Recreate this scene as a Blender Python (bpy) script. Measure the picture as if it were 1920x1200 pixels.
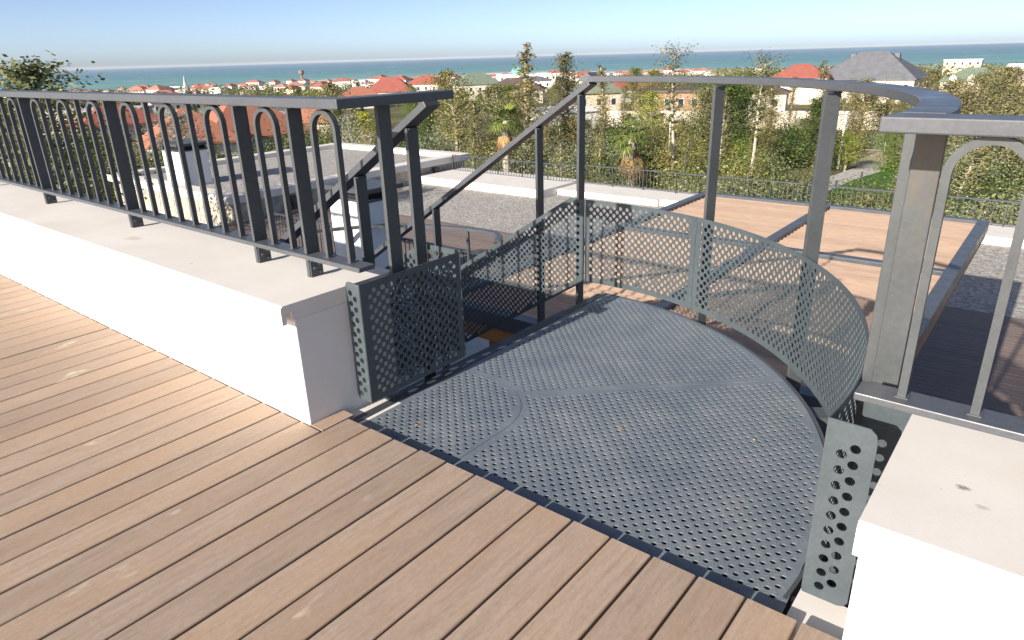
import bpy, bmesh, math, random
from mathutils import Vector, Matrix, geometry
R = math.radians
random.seed(7)
for o in list(bpy.data.objects): bpy.data.objects.remove(o)
S = bpy.context.scene
C = S.collection

# ------------------------------------------------------------------ camera
cam = bpy.data.objects.new('camera', bpy.data.cameras.new('camera')); C.objects.link(cam)
cam.data.sensor_fit = 'HORIZONTAL'; cam.data.sensor_width = 36; cam.data.lens = 23.96
cam.data.clip_start = .05; cam.data.clip_end = 90000
yaw, pit, rol = R(39.16), R(21.21), R(-1.66)
f = Vector((-math.sin(yaw)*math.cos(pit), math.cos(yaw)*math.cos(pit), -math.sin(pit)))
r0 = Vector((math.cos(yaw), math.sin(yaw), 0)); u0 = r0.cross(f)
r1 = math.cos(rol)*r0 + math.sin(rol)*u0; u1 = -math.sin(rol)*r0 + math.cos(rol)*u0
CAM = Vector((2.274, -1.422, 1.4335))
cam.matrix_world = Matrix((r1, u1, -f)).transposed().to_4x4(); cam.location = CAM
S.camera = cam

# ------------------------------------------------------------------ light
SUN_TO = Vector((-.075, -1, .405)).normalized()
elev = math.asin(SUN_TO.z)
W = bpy.data.worlds.new('World'); S.world = W; W.use_nodes = True
nt = W.node_tree; bg = nt.nodes['Background']
sky = nt.nodes.new('ShaderNodeTexSky'); sky.sky_type = 'NISHITA'; sky.sun_disc = False
sky.sun_elevation = elev; sky.sun_rotation = math.atan2(SUN_TO.x, SUN_TO.y)
sky.altitude = 40; sky.air_density = .36; sky.dust_density = .85; sky.ozone_density = 0.0
nt.links.new(sky.outputs[0], bg.inputs[0]); bg.inputs[1].default_value = .118
sl = bpy.data.lights.new('sun', 'SUN'); sl.energy = 5.0; sl.angle = R(.53); sl.color = (1, .93, .83)
sun = bpy.data.objects.new('sun', sl); C.objects.link(sun); sun.rotation_euler = SUN_TO.to_track_quat('Z', 'Y').to_euler()
S.view_settings.view_transform = 'Standard'; S.view_settings.look = 'None'
S.view_settings.exposure = .76; S.view_settings.gamma = 1

# ------------------------------------------------------------------ materials
def mat(name, col, rough=.6, metal=0, spec=.5):
    m = bpy.data.materials.new(name); m.use_nodes = True
    b = m.node_tree.nodes['Principled BSDF']
    b.inputs['Base Color'].default_value = (*col, 1); b.inputs['Roughness'].default_value = rough
    b.inputs['Metallic'].default_value = metal; b.inputs['Specular IOR Level'].default_value = spec
    return m, m.node_tree, b
def N(t, kind, **kw):
    n = t.nodes.new('ShaderNode'+kind)
    for k, v in kw.items():
        if k[0] == 'i' and k[1:].isdigit(): n.inputs[int(k[1:])].default_value = v
        elif k in n.inputs.keys(): n.inputs[k].default_value = v
        else: setattr(n, k, v)
    return n
def ramp(t, src, stops):
    n = N(t, 'ValToRGB'); e = n.color_ramp.elements
    while len(e) < len(stops): e.new(.5)
    for i, (p, c) in enumerate(stops):
        e[i].position = p; e[i].color = (*c, 1) if len(c) == 3 else c
    t.links.new(src, n.inputs[0]); return n.outputs[0]
def coords(t, scale=(1,1,1), kind='Object', rnd=0):
    tc = N(t, 'TexCoord'); mp = N(t, 'Mapping'); mp.inputs['Scale'].default_value = scale
    t.links.new(tc.outputs[kind], mp.inputs[0])
    if rnd:
        oi = N(t, 'ObjectInfo'); mu = N(t, 'VectorMath', operation='SCALE'); mu.inputs[0].default_value = (rnd, rnd*1.7, rnd*.6)
        t.links.new(oi.outputs['Random'], mu.inputs['Scale']); t.links.new(mu.outputs[0], mp.inputs['Location'])
    return mp.outputs[0]
def noise(t, vec, scale, detail=4, rough=.55):
    n = N(t, 'TexNoise'); n.inputs['Scale'].default_value = scale; n.inputs['Detail'].default_value = detail; n.inputs['Roughness'].default_value = rough
    t.links.new(vec, n.inputs['Vector']); return n.outputs[0]
def bump(t, b, h, strength=.3, dist=.01):
    n = N(t, 'Bump'); n.inputs['Strength'].default_value = strength; n.inputs['Distance'].default_value = dist
    t.links.new(h, n.inputs['Height']); t.links.new(n.outputs[0], b.inputs['Normal'])
def mix(t, fac, a, b, mode='MIX'):
    n = N(t, 'MixRGB', blend_type=mode)
    for i, v in ((0, fac), (1, a), (2, b)):
        if isinstance(v, (int, float)): n.inputs[i].default_value = v
        elif isinstance(v, tuple): n.inputs[i].default_value = (*v, 1)
        else: t.links.new(v, n.inputs[i])
    return n.outputs[0]

def m_steel(name, a, b_, rough=.42, sc=60, sp=.45):
    m, t, b = mat(name, a, rough, 0, sp)
    v = coords(t); n1 = noise(t, v, sc, 5, .65); n2 = noise(t, v, 7, 3)
    c = ramp(t, n1, [(.36, a), (.66, b_)])
    c = mix(t, .35, c, ramp(t, n2, [(.3, a), (.7, b_)]))
    # pale scratches and dust specks
    vo = N(t, 'TexVoronoi'); vo.inputs['Scale'].default_value = 34; t.links.new(v, vo.inputs['Vector'])
    sp = ramp(t, vo.outputs['Distance'], [(.0, (.5,)*3), (.055, (0,)*3)])
    c = mix(t, sp, c, (.42, .42, .41))
    t.links.new(c, b.inputs['Base Color'])
    rr = ramp(t, n2, [(.3, (rough-.08,)*3), (.7, (rough+.14,)*3)]); t.links.new(rr, b.inputs['Roughness'])
    bump(t, b, n1, .06, .002)
    return m
STEEL = m_steel('painted_steel', (.060, .066, .070), (.082, .088, .092), .4)
PANEL = m_steel('panel_steel', (.058, .073, .082), (.08, .098, .107), .42)
RAIL = m_steel('rail_steel', (.07, .075, .085), (.1, .105, .116), .38, 90)
RUST = m_steel('weathered_post', (.060, .066, .070), (.082, .088, .092), .4)
t = RUST.node_tree; b = t.nodes['Principled BSDF']; src = b.inputs['Base Color'].links[0].from_socket
rn_ = noise(t, coords(t, (1, 1, .35)), 16, 6, .7); tc = N(t, 'TexCoord'); sx = N(t, 'SeparateXYZ'); t.links.new(tc.outputs['Object'], sx.inputs[0])
zr = N(t, 'MapRange'); zr.inputs[1].default_value = .85; zr.inputs[2].default_value = 1.15; t.links.new(sx.outputs['Z'], zr.inputs[0])
mm = N(t, 'Math', operation='MULTIPLY'); t.links.new(zr.outputs[0], mm.inputs[0]); t.links.new(ramp(t, rn_, [(.42, (0,)*3), (.62, (.7,)*3)]), mm.inputs[1])
t.links.new(mix(t, mm.outputs[0], src, (.115, .09, .065)), b.inputs['Base Color'])
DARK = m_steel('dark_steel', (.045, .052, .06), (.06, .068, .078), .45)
m, t, b = mat('checker_plate', (.11, .125, .14), .40, 0, .5); PLATE = m
v = coords(t); n1 = noise(t, v, 9, 6, .7); n2 = noise(t, v, 2.2, 4); n3 = noise(t, v, 70, 3)
c = ramp(t, n1, [(.3, (.122, .150, .182)), (.52, (.155, .182, .21)), (.75, (.225, .245, .26))])
c = mix(t, .4, c, ramp(t, n2, [(.35, (.125, .152, .185)), (.65, (.21, .23, .245))]))
c = mix(t, ramp(t, n3, [(.62, (0,)*3), (.8, (.55,)*3)]), c, (.26, .27, .265))
t.links.new(c, b.inputs['Base Color']); t.links.new(ramp(t, n1, [(.3, (.32,)*3), (.7, (.55,)*3)]), b.inputs['Roughness'])

def m_wood(name, cols, axis, knot=True, rough=.62, grain=1.0):
    """axis 0: grain along X, 1: along Y"""
    m, t, b = mat(name, cols[1], rough, 0, .3)
    s = (2.4, 26, 26) if axis == 0 else (26, 2.4, 26)
    v = coords(t, s, 'Object', 37.0)
    g = noise(t, v, 2.2*grain, 6, .6)
    v2 = coords(t, (1, 3, 3) if axis == 0 else (3, 1, 3), 'Object', 53.0); big = noise(t, v2, 1.3, 3)
    c = ramp(t, g, [(.25, cols[0]), (.5, cols[1]), (.72, cols[2])])
    c = mix(t, ramp(t, big, [(.42, (0,)*3), (.72, (.75,)*3)]), c, cols[3])
    fi = noise(t, coords(t, (40, 110, 110) if axis == 0 else (110, 40, 110), 'Object', 11.0), 1.3, 4, .7)
    c = mix(t, .55, c, mix(t, 1, c, ramp(t, fi, [(.32, (.80, .78, .76)), (.68, (1.14, 1.14, 1.14))]), 'MULTIPLY'))
    oi = N(t, 'ObjectInfo')
    c = mix(t, .8, c, mix(t, 1, c, ramp(t, oi.outputs['Random'], [(0, (.86, .86, .86)), (.5, (1, 1, 1)), (1, (1.08, 1.06, 1.03))]), 'MULTIPLY'))
    if knot:
        v3 = coords(t, (2.1, 5.2, 5.2) if axis == 0 else (5.2, 2.1, 5.2), 'Object', 91.0)
        dn = N(t, 'TexNoise'); dn.inputs['Scale'].default_value = 1.6; t.links.new(v3, dn.inputs['Vector'])
        vv = N(t, 'VectorMath', operation='MULTIPLY_ADD'); vv.inputs[1].default_value = (.9,)*3
        t.links.new(dn.outputs['Color'], vv.inputs[0]); t.links.new(v3, vv.inputs[2])
        vo = N(t, 'TexVoronoi'); vo.inputs['Scale'].default_value = 1.0; vo.inputs['Randomness'].default_value = 1; t.links.new(vv.outputs[0], vo.inputs['Vector'])
        kd = ramp(t, vo.outputs['Distance'], [(.06, (1,)*3), (.15, (0,)*3)])
        kn = noise(t, coords(t, (9, 30, 30) if axis == 0 else (30, 9, 30), 'Object', 23.0), 1.0, 3)
        km = N(t, 'Math', operation='MULTIPLY'); t.links.new(kd, km.inputs[0]); t.links.new(ramp(t, kn, [(.42, (0,)*3), (.56, (.85,)*3)]), km.inputs[1]); k = km.outputs[0]
        c = mix(t, k, c, cols[4])
        vf = coords(t, (4, 240, 240) if axis == 0 else (240, 4, 240), 'Object', 17.0); fn = noise(t, vf, 1, 2)
        c = mix(t, ramp(t, fn, [(.62, (0,)*3), (.74, (.35,)*3)]), c, tuple(x*.55 for x in cols[0]))
    t.links.new(c, b.inputs['Base Color']); bump(t, b, g, .22, .003)
    t.links.new(ramp(t, g, [(.3, (rough-.1,)*3), (.7, (rough+.12,)*3)]), b.inputs['Roughness'])
    return m
DECK = m_wood('deck_wood', [(.325, .238, .178), (.39, .298, .232), (.435, .34, .272), (.405, .285, .195), (.68, .585, .47)], 1)
SLAT = m_wood('pergola_wood', [(.36, .245, .175), (.48, .345, .255), (.55, .41, .315), (.48, .33, .235), (.38, .26, .18)], 0, True, .6)
TIMBER = m_wood('orange_timber', [(.38, .16, .045), (.52, .24, .075), (.60, .31, .11), (.47, .2, .06), (.22, .09, .03)], 0)
LOWB = m_wood('lower_board', [(.17, .128, .11), (.225, .175, .15), (.27, .21, .18), (.21, .16, .14), (.2, .15, .13)], 0, False)

def m_conc(name, a, b_, sc=14, bs=.07, spots=True, stains=()):
    m, t, b = mat(name, a, .85, 0, .2); v = coords(t)
    n1 = noise(t, v, 3.1, 5); n2 = noise(t, v, 160, 3); n3 = noise(t, v, 1.1, 3)
    c = ramp(t, n1, [(.35, a), (.68, b_)])
    c = mix(t, ramp(t, n2, [(.55, (0,)*3), (.85, (.28,)*3)]), c, tuple(x*.72 for x in a))
    if spots:
        vo = N(t, 'TexVoronoi'); vo.inputs['Scale'].default_value = sc; t.links.new(v, vo.inputs['Vector'])
        c = mix(t, ramp(t, vo.outputs['Distance'], [(.02, (.4,)*3), (.06, (0,)*3)]), c, tuple(x*.5 for x in a))
        c = mix(t, ramp(t, n3, [(.58, (0,)*3), (.72, (.25,)*3)]), c, (.6, .53, .44))
    for (px_, py_, rx, ry, cc, am) in stains:
        tc = N(t, 'TexCoord'); mp = N(t, 'Mapping', vector_type='TEXTURE'); mp.inputs['Location'].default_value = (px_, py_, .545); mp.inputs['Scale'].default_value = (rx, ry, 1)
        t.links.new(tc.outputs['Object'], mp.inputs[0]); nn = N(t, 'TexNoise'); nn.inputs['Scale'].default_value = 1.6; nn.inputs['Detail'].default_value = 5; t.links.new(mp.outputs[0], nn.inputs['Vector'])
        va = N(t, 'VectorMath', operation='MULTIPLY_ADD'); va.inputs[1].default_value = (1.5, 1.5, 0); t.links.new(nn.outputs['Color'], va.inputs[0]); t.links.new(mp.outputs[0], va.inputs[2])
        vb = N(t, 'VectorMath', operation='SUBTRACT'); vb.inputs[1].default_value = (.75, .75, 0); t.links.new(va.outputs[0], vb.inputs[0])
        le = N(t, 'VectorMath', operation='LENGTH'); t.links.new(vb.outputs[0], le.inputs[0])
        c = mix(t, ramp(t, le.outputs['Value'], [(.25, (am,)*3), (.8, (0,)*3)]), c, cc)
    t.links.new(c, b.inputs['Base Color']); bump(t, b, n2, bs, .004); return m
CONC = m_conc('white_concrete', (.72, .695, .655), (.78, .76, .73))
COPE = m_conc('coping_stone', (.70, .655, .595), (.76, .72, .67), stains=((2.245, .125, .022, .014, (.16, .15, .13), .85), (2.285, .07, .02, .012, (.3, .26, .2), .5), (-1.67, .135, .10, .05, (.5, .43, .32), .6), (-.9, .06, .02, .01, (.3, .28, .25), .5)))
PALE = m_conc('pale_concrete', (.52, .52, .52), (.6, .6, .59))
STUC = m_conc('white_stucco', (.76, .76, .75), (.82, .82, .81), 3, .1, False)

m, t, b = mat('gravel', (.4, .38, .36), .9); GRAVEL = m
v = coords(t); vo = N(t, 'TexVoronoi'); vo.inputs['Scale'].default_value = 14; t.links.new(v, vo.inputs['Vector'])
sep = N(t, 'SeparateColor'); t.links.new(vo.outputs['Color'], sep.inputs[0])
c = ramp(t, sep.outputs[0], [(0, (.30, .28, .25)), (.5, (.40, .37, .335)), (1, (.52, .485, .445))])
c = mix(t, ramp(t, vo.outputs['Distance'], [(.5, (0,)*3), (.8, (.55,)*3)]), c, (.13, .12, .11))
t.links.new(c, b.inputs['Base Color'])
inv = N(t, 'Math', operation='SUBTRACT'); inv.inputs[0].default_value = 1; t.links.new(vo.outputs['Distance'], inv.inputs[1]); bump(t, b, inv.outputs[0], .6, .02)

def m_plain(name, a, b_=None, sc=3, rough=.8):
    m, t, b = mat(name, a, rough, 0, .25)
    b_ = b_ or tuple(min(1, x*1.18) for x in a)
    n1 = noise(t, coords(t), sc, 4); t.links.new(ramp(t, n1, [(.35, a), (.65, b_)]), b.inputs['Base Color']); return m
def m_roof(name, a, b_, sc):
    m, t, b = mat(name, a, .75, 0, .3); v = coords(t)
    n1 = noise(t, v, .8, 4); n2 = noise(t, v, 9, 3)
    w = N(t, 'TexWave', wave_type='BANDS', bands_direction='X'); w.inputs['Scale'].default_value = sc; t.links.new(v, w.inputs['Vector'])
    c = ramp(t, n1, [(.3, a), (.7, b_)]); c = mix(t, ramp(t, n2, [(.4, (0,)*3), (.7, (.4,)*3)]), c, tuple(x*.7 for x in a))
    t.links.new(c, b.inputs['Base Color']); bump(t, b, w.outputs[0], .4, .04); return m
RED = m_roof('red_tiles', (.31, .095, .072), (.38, .13, .1), 3)
TERRA = m_roof('terracotta_tiles', (.37, .145, .09), (.44, .19, .125), 3)
HAZED = m_roof('hazed_tiles', (.42, .2, .145), (.5, .27, .2), 1.2); HAZED2 = m_roof('hazed_red_tiles', (.38, .135, .1), (.45, .18, .14), 1.2)  # far villa roofs: distance haze put into the colour as paler tiles
SLATE = m_roof('grey_metal_roof', (.13, .135, .15), (.18, .185, .2), .9)
GREENR = m_roof('green_roof', (.15, .19, .14), (.2, .24, .185), 1.2)
BROWNR = m_roof('brown_roof', (.115, .085, .075), (.16, .12, .105), 1.2)
CREAM = m_plain('cream_wall', (.66, .58, .47)); WHITEW = m_plain('white_wall', (.74, .72, .68)); PINK = m_plain('pink_wall', (.62, .47, .41))
BRICK = m_plain('brick_wall', (.40, .23, .155), (.46, .28, .19), 4); TAN = m_plain('tan_wall', (.55, .45, .34)); GREYW = m_plain('grey_wall', (.4, .4, .39))
m, t, b = mat('window_glass', (.03, .04, .05), .12, 0, .8); GLASS = m
FRAME = m_plain('window_frame', (.7, .68, .64)); BLACK = m_plain('black_void', (.02, .02, .022))
TURQ = m_plain('turquoise_dome', (.16, .33, .31)); WHITEP = m_plain('white_paint', (.78, .77, .74)); BROWNP = m_plain('brown_concrete', (.25, .17, .13))
STONES = []
for i, cc in enumerate([(.42, .37, .30), (.36, .33, .29), (.47, .42, .345), (.33, .315, .29), (.44, .385, .30)]): STONES.append(m_plain('cladding_stone_%d' % i, cc, tuple(x*1.3 for x in cc), 6))
MORTAR = m_plain('mortar', (.56, .53, .47)); LAWN = m_plain('lawn', (.05, .115, .02), (.085, .17, .032), 1.5); PATH = m_plain('paving', (.42, .40, .37), (.5, .48, .45), 4)
GAPSHADE = m_plain('joist_gap_shade', (.022, .019, .017)); SAND = m_plain('earth', (.42, .34, .24), (.5, .42, .31), .4)

m, t, b = mat('ground', (.2, .17, .1), .95, 0, .1); GROUND = m
v = coords(t); n1 = noise(t, v, .07, 6, .6); n2 = noise(t, v, 1.2, 4)
c = ramp(t, n1, [(.35, (.055, .075, .025)), (.5, (.12, .115, .05)), (.62, (.24, .19, .12)), (.75, (.33, .27, .19))])
c = mix(t, .4, c, ramp(t, n2, [(.3, (.05, .07, .02)), (.7, (.26, .21, .13))])); t.links.new(c, b.inputs['Base Color'])

m, t, b = mat('sea', (.04, .16, .22), .55, 0, .12); SEA = m
tc = N(t, 'TexCoord'); ln = N(t, 'VectorMath', operation='LENGTH'); t.links.new(tc.outputs['Object'], ln.inputs[0])
n0 = noise(t, coords(t, (.0012, .0012, .0012)), 1, 4)
ad = N(t, 'Math', operation='MULTIPLY_ADD'); ad.inputs[1].default_value = 1800; t.links.new(n0, ad.inputs[0]); t.links.new(ln.outputs['Value'], ad.inputs[2])
mr = N(t, 'MapRange'); mr.inputs[1].default_value = 2100; mr.inputs[2].default_value = 9000; t.links.new(ad.outputs[0], mr.inputs[0])
c = ramp(t, mr.outputs[0], [(0, (.22, .36, .32)), (.09, (.135, .30, .30)), (.22, (.095, .235, .28)), (.55, (.085, .205, .29)), (1, (.09, .205, .31))])
vs = coords(t, (.010, .022, .01)); vs_n = noise(t, vs, 1, 5, .7)
c = mix(t, ramp(t, vs_n, [(.60, (0,)*3), (.68, (.6,)*3)]), c, (.75, .77, .76))
vl = coords(t, (.004, .012, .01)); c = mix(t, .5, c, mix(t, 1, c, ramp(t, noise(t, vl, 1, 5), [(.3, (.72,)*3), (.7, (1.25,)*3)]), 'MULTIPLY'))
mf = N(t, 'MapRange'); mf.inputs[1].default_value = 2230; mf.inputs[2].default_value = 2420; mf.inputs[3].default_value = 1; mf.inputs[4].default_value = 0; t.links.new(ad.outputs[0], mf.inputs[0])
fo = N(t, 'Math', operation='MULTIPLY'); t.links.new(mf.outputs[0], fo.inputs[0]); t.links.new(ramp(t, noise(t, coords(t, (.012, .012, .012)), 1, 4), [(.45, (0,)*3), (.55, (1,)*3)]), fo.inputs[1])
c = mix(t, fo.outputs[0], c, (.8, .8, .78)); t.links.new(c, b.inputs['Base Color'])

def m_leaf(name, a, mid, hi, tr=.25):
    m, t, b = mat(name, mid, .55, 0, .25); g = N(t, 'NewGeometry'); oi = N(t, 'ObjectInfo')
    c = ramp(t, g.outputs['Random Per Island'], [(0, a), (.5, mid), (1, hi)])
    c = mix(t, 1, c, ramp(t, oi.outputs['Random'], [(0, (.72, .8, .8)), (.5, (1, 1, 1)), (1, (1.2, 1.08, .85))]), 'MULTIPLY')
    cn = noise(t, coords(t), 1.4, 2)
    c = mix(t, 1, c, ramp(t, cn, [(.34, (.62, .68, .7)), (.5, (1, 1, 1)), (.66, (1.35, 1.25, 1.05))]), 'MULTIPLY')
    t.links.new(c, b.inputs['Base Color']); tn = N(t, 'BsdfTranslucent'); t.links.new(c, tn.inputs[0])
    ms = N(t, 'MixShader'); ms.inputs[0].default_value = tr; o = t.nodes['Material Output']
    t.links.new(b.outputs[0], ms.inputs[1]); t.links.new(tn.outputs[0], ms.inputs[2]); t.links.new(ms.outputs[0], o.inputs[0]); return m
LF = dict(olive=m_leaf('leaf_olive', (0.085, 0.099, 0.035), (0.198, 0.207, 0.078), (0.358, 0.341, 0.148)),
          green=m_leaf('leaf_green', (0.056, 0.099, 0.020), (0.122, 0.188, 0.035), (0.246, 0.305, 0.061)),
          brown=m_leaf('leaf_brown', (.14, .135, .06), (.27, .25, .115), (.4, .36, .175)),
          dark=m_leaf('leaf_dark', (0.034, 0.063, 0.020), (0.075, 0.117, 0.035), (0.142, 0.180, 0.052)),
          yellow=m_leaf('leaf_yellow', (0.208, 0.234, 0.035), (0.377, 0.414, 0.061), (0.603, 0.593, 0.104)),
          grey=m_leaf('leaf_grey', (0.151, 0.180, 0.104), (0.282, 0.315, 0.182), (0.452, 0.476, 0.305)),
          silver=m_leaf('leaf_silver', (.1, .11, .055), (.36, .35, .27), (.62, .6, .52)),
          straw=m_leaf('dead_frond', (.2, .13, .06), (.36, .26, .14), (.48, .37, .22)),
          palm=m_leaf('palm_frond', (.06, .095, .02), (.15, .2, .045), (.3, .31, .1)))
BARK = m_plain('pale_bark', (.36, .31, .24), (.52, .47, .39), 5); BARKW = m_plain('white_bark', (.55, .50, .43), (.68, .64, .57), 4); BARKD = m_plain('dark_bark', (.13, .1, .07), (.2, .16, .12), 6)

# ------------------------------------------------------------------ mesh helpers
class MB:
    def __init__(s): s.v = []; s.f = []
    def add(s, vs, fs):
        o = len(s.v); s.v += [tuple(p) for p in vs]; s.f += [tuple(i+o for i in q) for q in fs]; return s
    def box(s, x0, x1, y0, y1, z0, z1):
        return s.add([(x0,y0,z0),(x1,y0,z0),(x1,y1,z0),(x0,y1,z0),(x0,y0,z1),(x1,y0,z1),(x1,y1,z1),(x0,y1,z1)],
                     [(0,3,2,1),(4,5,6,7),(0,1,5,4),(1,2,6,5),(2,3,7,6),(3,0,4,7)])
    def obox(s, c, ax, ay, az, hx, hy, hz):
        c, ax, ay, az = map(Vector, (c, ax, ay, az)); P = []
        for k in (-1, 1):
            for i, j in ((-1,-1),(1,-1),(1,1),(-1,1)): P.append(c+ax*hx*i+ay*hy*j+az*hz*k)
        return s.add(P, [(0,3,2,1),(4,5,6,7),(0,1,5,4),(1,2,6,5),(2,3,7,6),(3,0,4,7)])
    def bar(s, a, b, w, h, up=(0,0,1)):
        """rectangular bar a->b, w across, h along up"""
        a, b = Vector(a), Vector(b); d = (b-a).normalized(); side = d.cross(Vector(up)).normalized(); n = side.cross(d)
        return s.obox((a+b)/2, d, side, n, (b-a).length/2, w/2, h/2)
    def prism(s, poly, m, t0, t1):
        """poly 2D (ccw), m(u,v,w)->xyz, extruded in w"""
        n = len(poly); vs = [m(u, v, t0) for u, v in poly]+[m(u, v, t1) for u, v in poly]
        fs = [tuple(range(n-1, -1, -1)), tuple(range(n, 2*n))]+[(i, (i+1) % n, n+(i+1) % n, n+i) for i in range(n)]
        return s.add(vs, fs)
    def tube(s, pts, rad, n=6, cap=True):
        pts = [Vector(p) for p in pts]; rad = rad if isinstance(rad, (list, tuple)) else [rad]*len(pts)
        vs = []; fs = []
        for i, p in enumerate(pts):
            d = (pts[min(i+1, len(pts)-1)]-pts[max(i-1, 0)]).normalized()
            a = d.orthogonal().normalized() if abs(d.z) < .95 else Vector((1, 0, 0)).cross(d).normalized(); b2 = d.cross(a)
            for k in range(n): vs.append(p+(a*math.cos(2*math.pi*k/n)+b2*math.sin(2*math.pi*k/n))*rad[i])
        for i in range(len(pts)-1):
            for k in range(n): fs.append((i*n+k, i*n+(k+1) % n, (i+1)*n+(k+1) % n, (i+1)*n+k))
        if cap: fs += [tuple(range(n-1, -1, -1)), tuple(range((len(pts)-1)*n, len(pts)*n))]
        return s.add(vs, fs)
    def sweep(s, pts, prof, closed=False):
        """profile list of (side, up) swept along horizontal-ish path"""
        pts = [Vector(p) for p in pts]; n = len(prof); vs = []; fs = []
        for i, p in enumerate(pts):
            d1 = (p-pts[i-1]).normalized() if i else None; d2 = (pts[i+1]-p).normalized() if i < len(pts)-1 else None
            d = ((d1 or d2)+(d2 or d1)).normalized(); h = Vector((d.x, d.y, 0)).normalized(); side = Vector((h.y, -h.x, 0))
            k = 1
            if d1 and d2:
                h1 = Vector((d1.x, d1.y, 0)).normalized(); k = 1/max(.35, h1.dot(h))
            up = Vector((0, 0, 1))
            for a, b2 in prof: vs.append(p+side*a*k+up*b2)
        for i in range(len(pts)-1):
            for j in range(n): fs.append((i*n+j, i*n+(j+1) % n, (i+1)*n+(j+1) % n, (i+1)*n+j))
        fs += [tuple(range(n-1, -1, -1)), tuple(range((len(pts)-1)*n, len(pts)*n))]
        return s.add(vs, fs)
    def mesh(s, name, smooth=False):
        me = bpy.data.meshes.new(name); me.from_pydata(s.v, [], s.f); me.validate()
        bm = bmesh.new(); bm.from_mesh(me); bmesh.ops.recalc_face_normals(bm, faces=bm.faces); bm.to_mesh(me); bm.free()
        if smooth: me.shade_smooth()
        return me
    def build(s, name, m, parent=None, smooth=False, bevel=0, raw=False):
        if raw: me = bpy.data.meshes.new(name); me.from_pydata(s.v, [], s.f)
        else: me = s.mesh(name, smooth)
        return obj(name, me, m, parent, bevel)
def obj(name, me, m=None, parent=None, bevel=0):
    o = bpy.data.objects.new(name, me); C.objects.link(o)
    if m and not me.materials: me.materials.append(m)
    if parent: o.parent = parent
    if bevel:
        bv = o.modifiers.new('bevel', 'BEVEL'); bv.width = bevel; bv.segments = 2; bv.limit_method = 'ANGLE'
    return o
def tag(o, label=None, cat=None, group=None, kind=None):
    for k, v in (('label', label), ('category', cat), ('group', group), ('kind', kind)):
        if v: o[k] = v
    return o
def thing(name, label, cat, loc=(0, 0, 0), rz=0, group=None):
    o = bpy.data.objects.new(name, None); C.objects.link(o); o.location = loc; o.rotation_euler.z = rz; o.empty_display_size = .2
    return tag(o, label, cat, group)
def put(name, me, parent, loc=(0, 0, 0), rz=0, m=None, bevel=0):
    o = obj(name, me, m, parent, bevel); o.location = loc; o.rotation_euler.z = rz; return o
def dup(root, loc, rz=0, sc=1, label=None, group=None):
    n = root.copy(); C.objects.link(n); n.location = loc; n.rotation_euler.z = rz
    n.scale = (sc,)*3 if isinstance(sc, (int, float)) else sc
    if label: n['label'] = label
    if group: n['group'] = group
    for ch in root.children:
        c2 = ch.copy(); C.objects.link(c2); c2.parent = n
        for g in ch.children:
            d = g.copy(); C.objects.link(d); d.parent = c2
    return n

def densify(poly, step):
    out = []
    for i, a in enumerate(poly):
        b2 = poly[(i+1) % len(poly)]; L = math.dist(a, b2); n = max(1, int(L/step))
        out += [(a[0]+(b2[0]-a[0])*k/n, a[1]+(b2[1]-a[1])*k/n) for k in range(n)]
    return out
def inside(p, poly, marg=0):
    x, y = p; c = False; n = len(poly)
    for i in range(n):
        (x1, y1), (x2, y2) = poly[i], poly[(i+1) % n]
        if (y1 > y) != (y2 > y) and x < (x2-x1)*(y-y1)/(y2-y1)+x1: c = not c
        if marg:
            dx, dy = x2-x1, y2-y1; tt = max(0, min(1, ((x-x1)*dx+(y-y1)*dy)/(dx*dx+dy*dy+1e-12)))
            if math.hypot(x-x1-tt*dx, y-y1-tt*dy) < marg: return False
    return c
PU = .0235; PV = .047        # diagonal perforation lattice
def lattice(poly, marg, r, off=(0, 0), skip=None):
    us = [p[0] for p in poly]; vs = [p[1] for p in poly]; H = []
    i0 = math.floor((min(us)-off[0])/PU); i1 = math.ceil((max(us)-off[0])/PU)
    j0 = math.floor((min(vs)-off[1])/PV)-1; j1 = math.ceil((max(vs)-off[1])/PV)+1
    for i in range(i0, i1+1):
        for j in range(j0, j1+1):
            p = (off[0]+i*PU, off[1]+(j+(.5 if i & 1 else 0))*PV)
            if inside(p, poly, marg) and not (skip and skip(p)): H.append((*p, r))
    return H
def perforated(name, poly, holes, thick, m, mp, parent, nseg=10, step=.035, extra=None):
    poly = densify(poly, step); V = [Vector(p) for p in poly]; n = len(V)
    E = [(i, (i+1) % n) for i in range(n)]; hid = [-1]*n; loops = [list(range(n))]
    for h, (u, v, r) in enumerate(holes):
        o = len(V); V += [Vector((u+r*math.cos(2*math.pi*(k+.5)/nseg), v+r*math.sin(2*math.pi*(k+.5)/nseg))) for k in range(nseg)]
        E += [(o+k, o+(k+1) % nseg) for k in range(nseg)]; hid += [h]*nseg; loops.append([o+nseg-1-k for k in range(nseg)])
    res = geometry.delaunay_2d_cdt(V, E, [], 1, 1e-6)
    ov, of, orig = res[0], res[2], res[3]
    own = [hid[o[0]] if len(o) else -2 for o in orig]; src = {}
    for i, o in enumerate(orig):
        for k in o: src[k] = i
    g = MB(); nv = len(ov)
    g.v = [tuple(mp(p.x, p.y, thick/2)) for p in ov]+[tuple(mp(p.x, p.y, -thick/2)) for p in ov]
    for q in of:
        a = own[q[0]]
        if a >= 0 and all(own[i] == a for i in q): continue
        g.f.append(tuple(q)); g.f.append(tuple(i+nv for i in reversed(q)))
    for lp in loops:
        for i in range(len(lp)):
            a, b2 = src[lp[i]], src[lp[(i+1) % len(lp)]]; g.f.append((a, a+nv, b2+nv, b2))
    if extra: extra(g)
    return g.build(name, m, parent)

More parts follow.
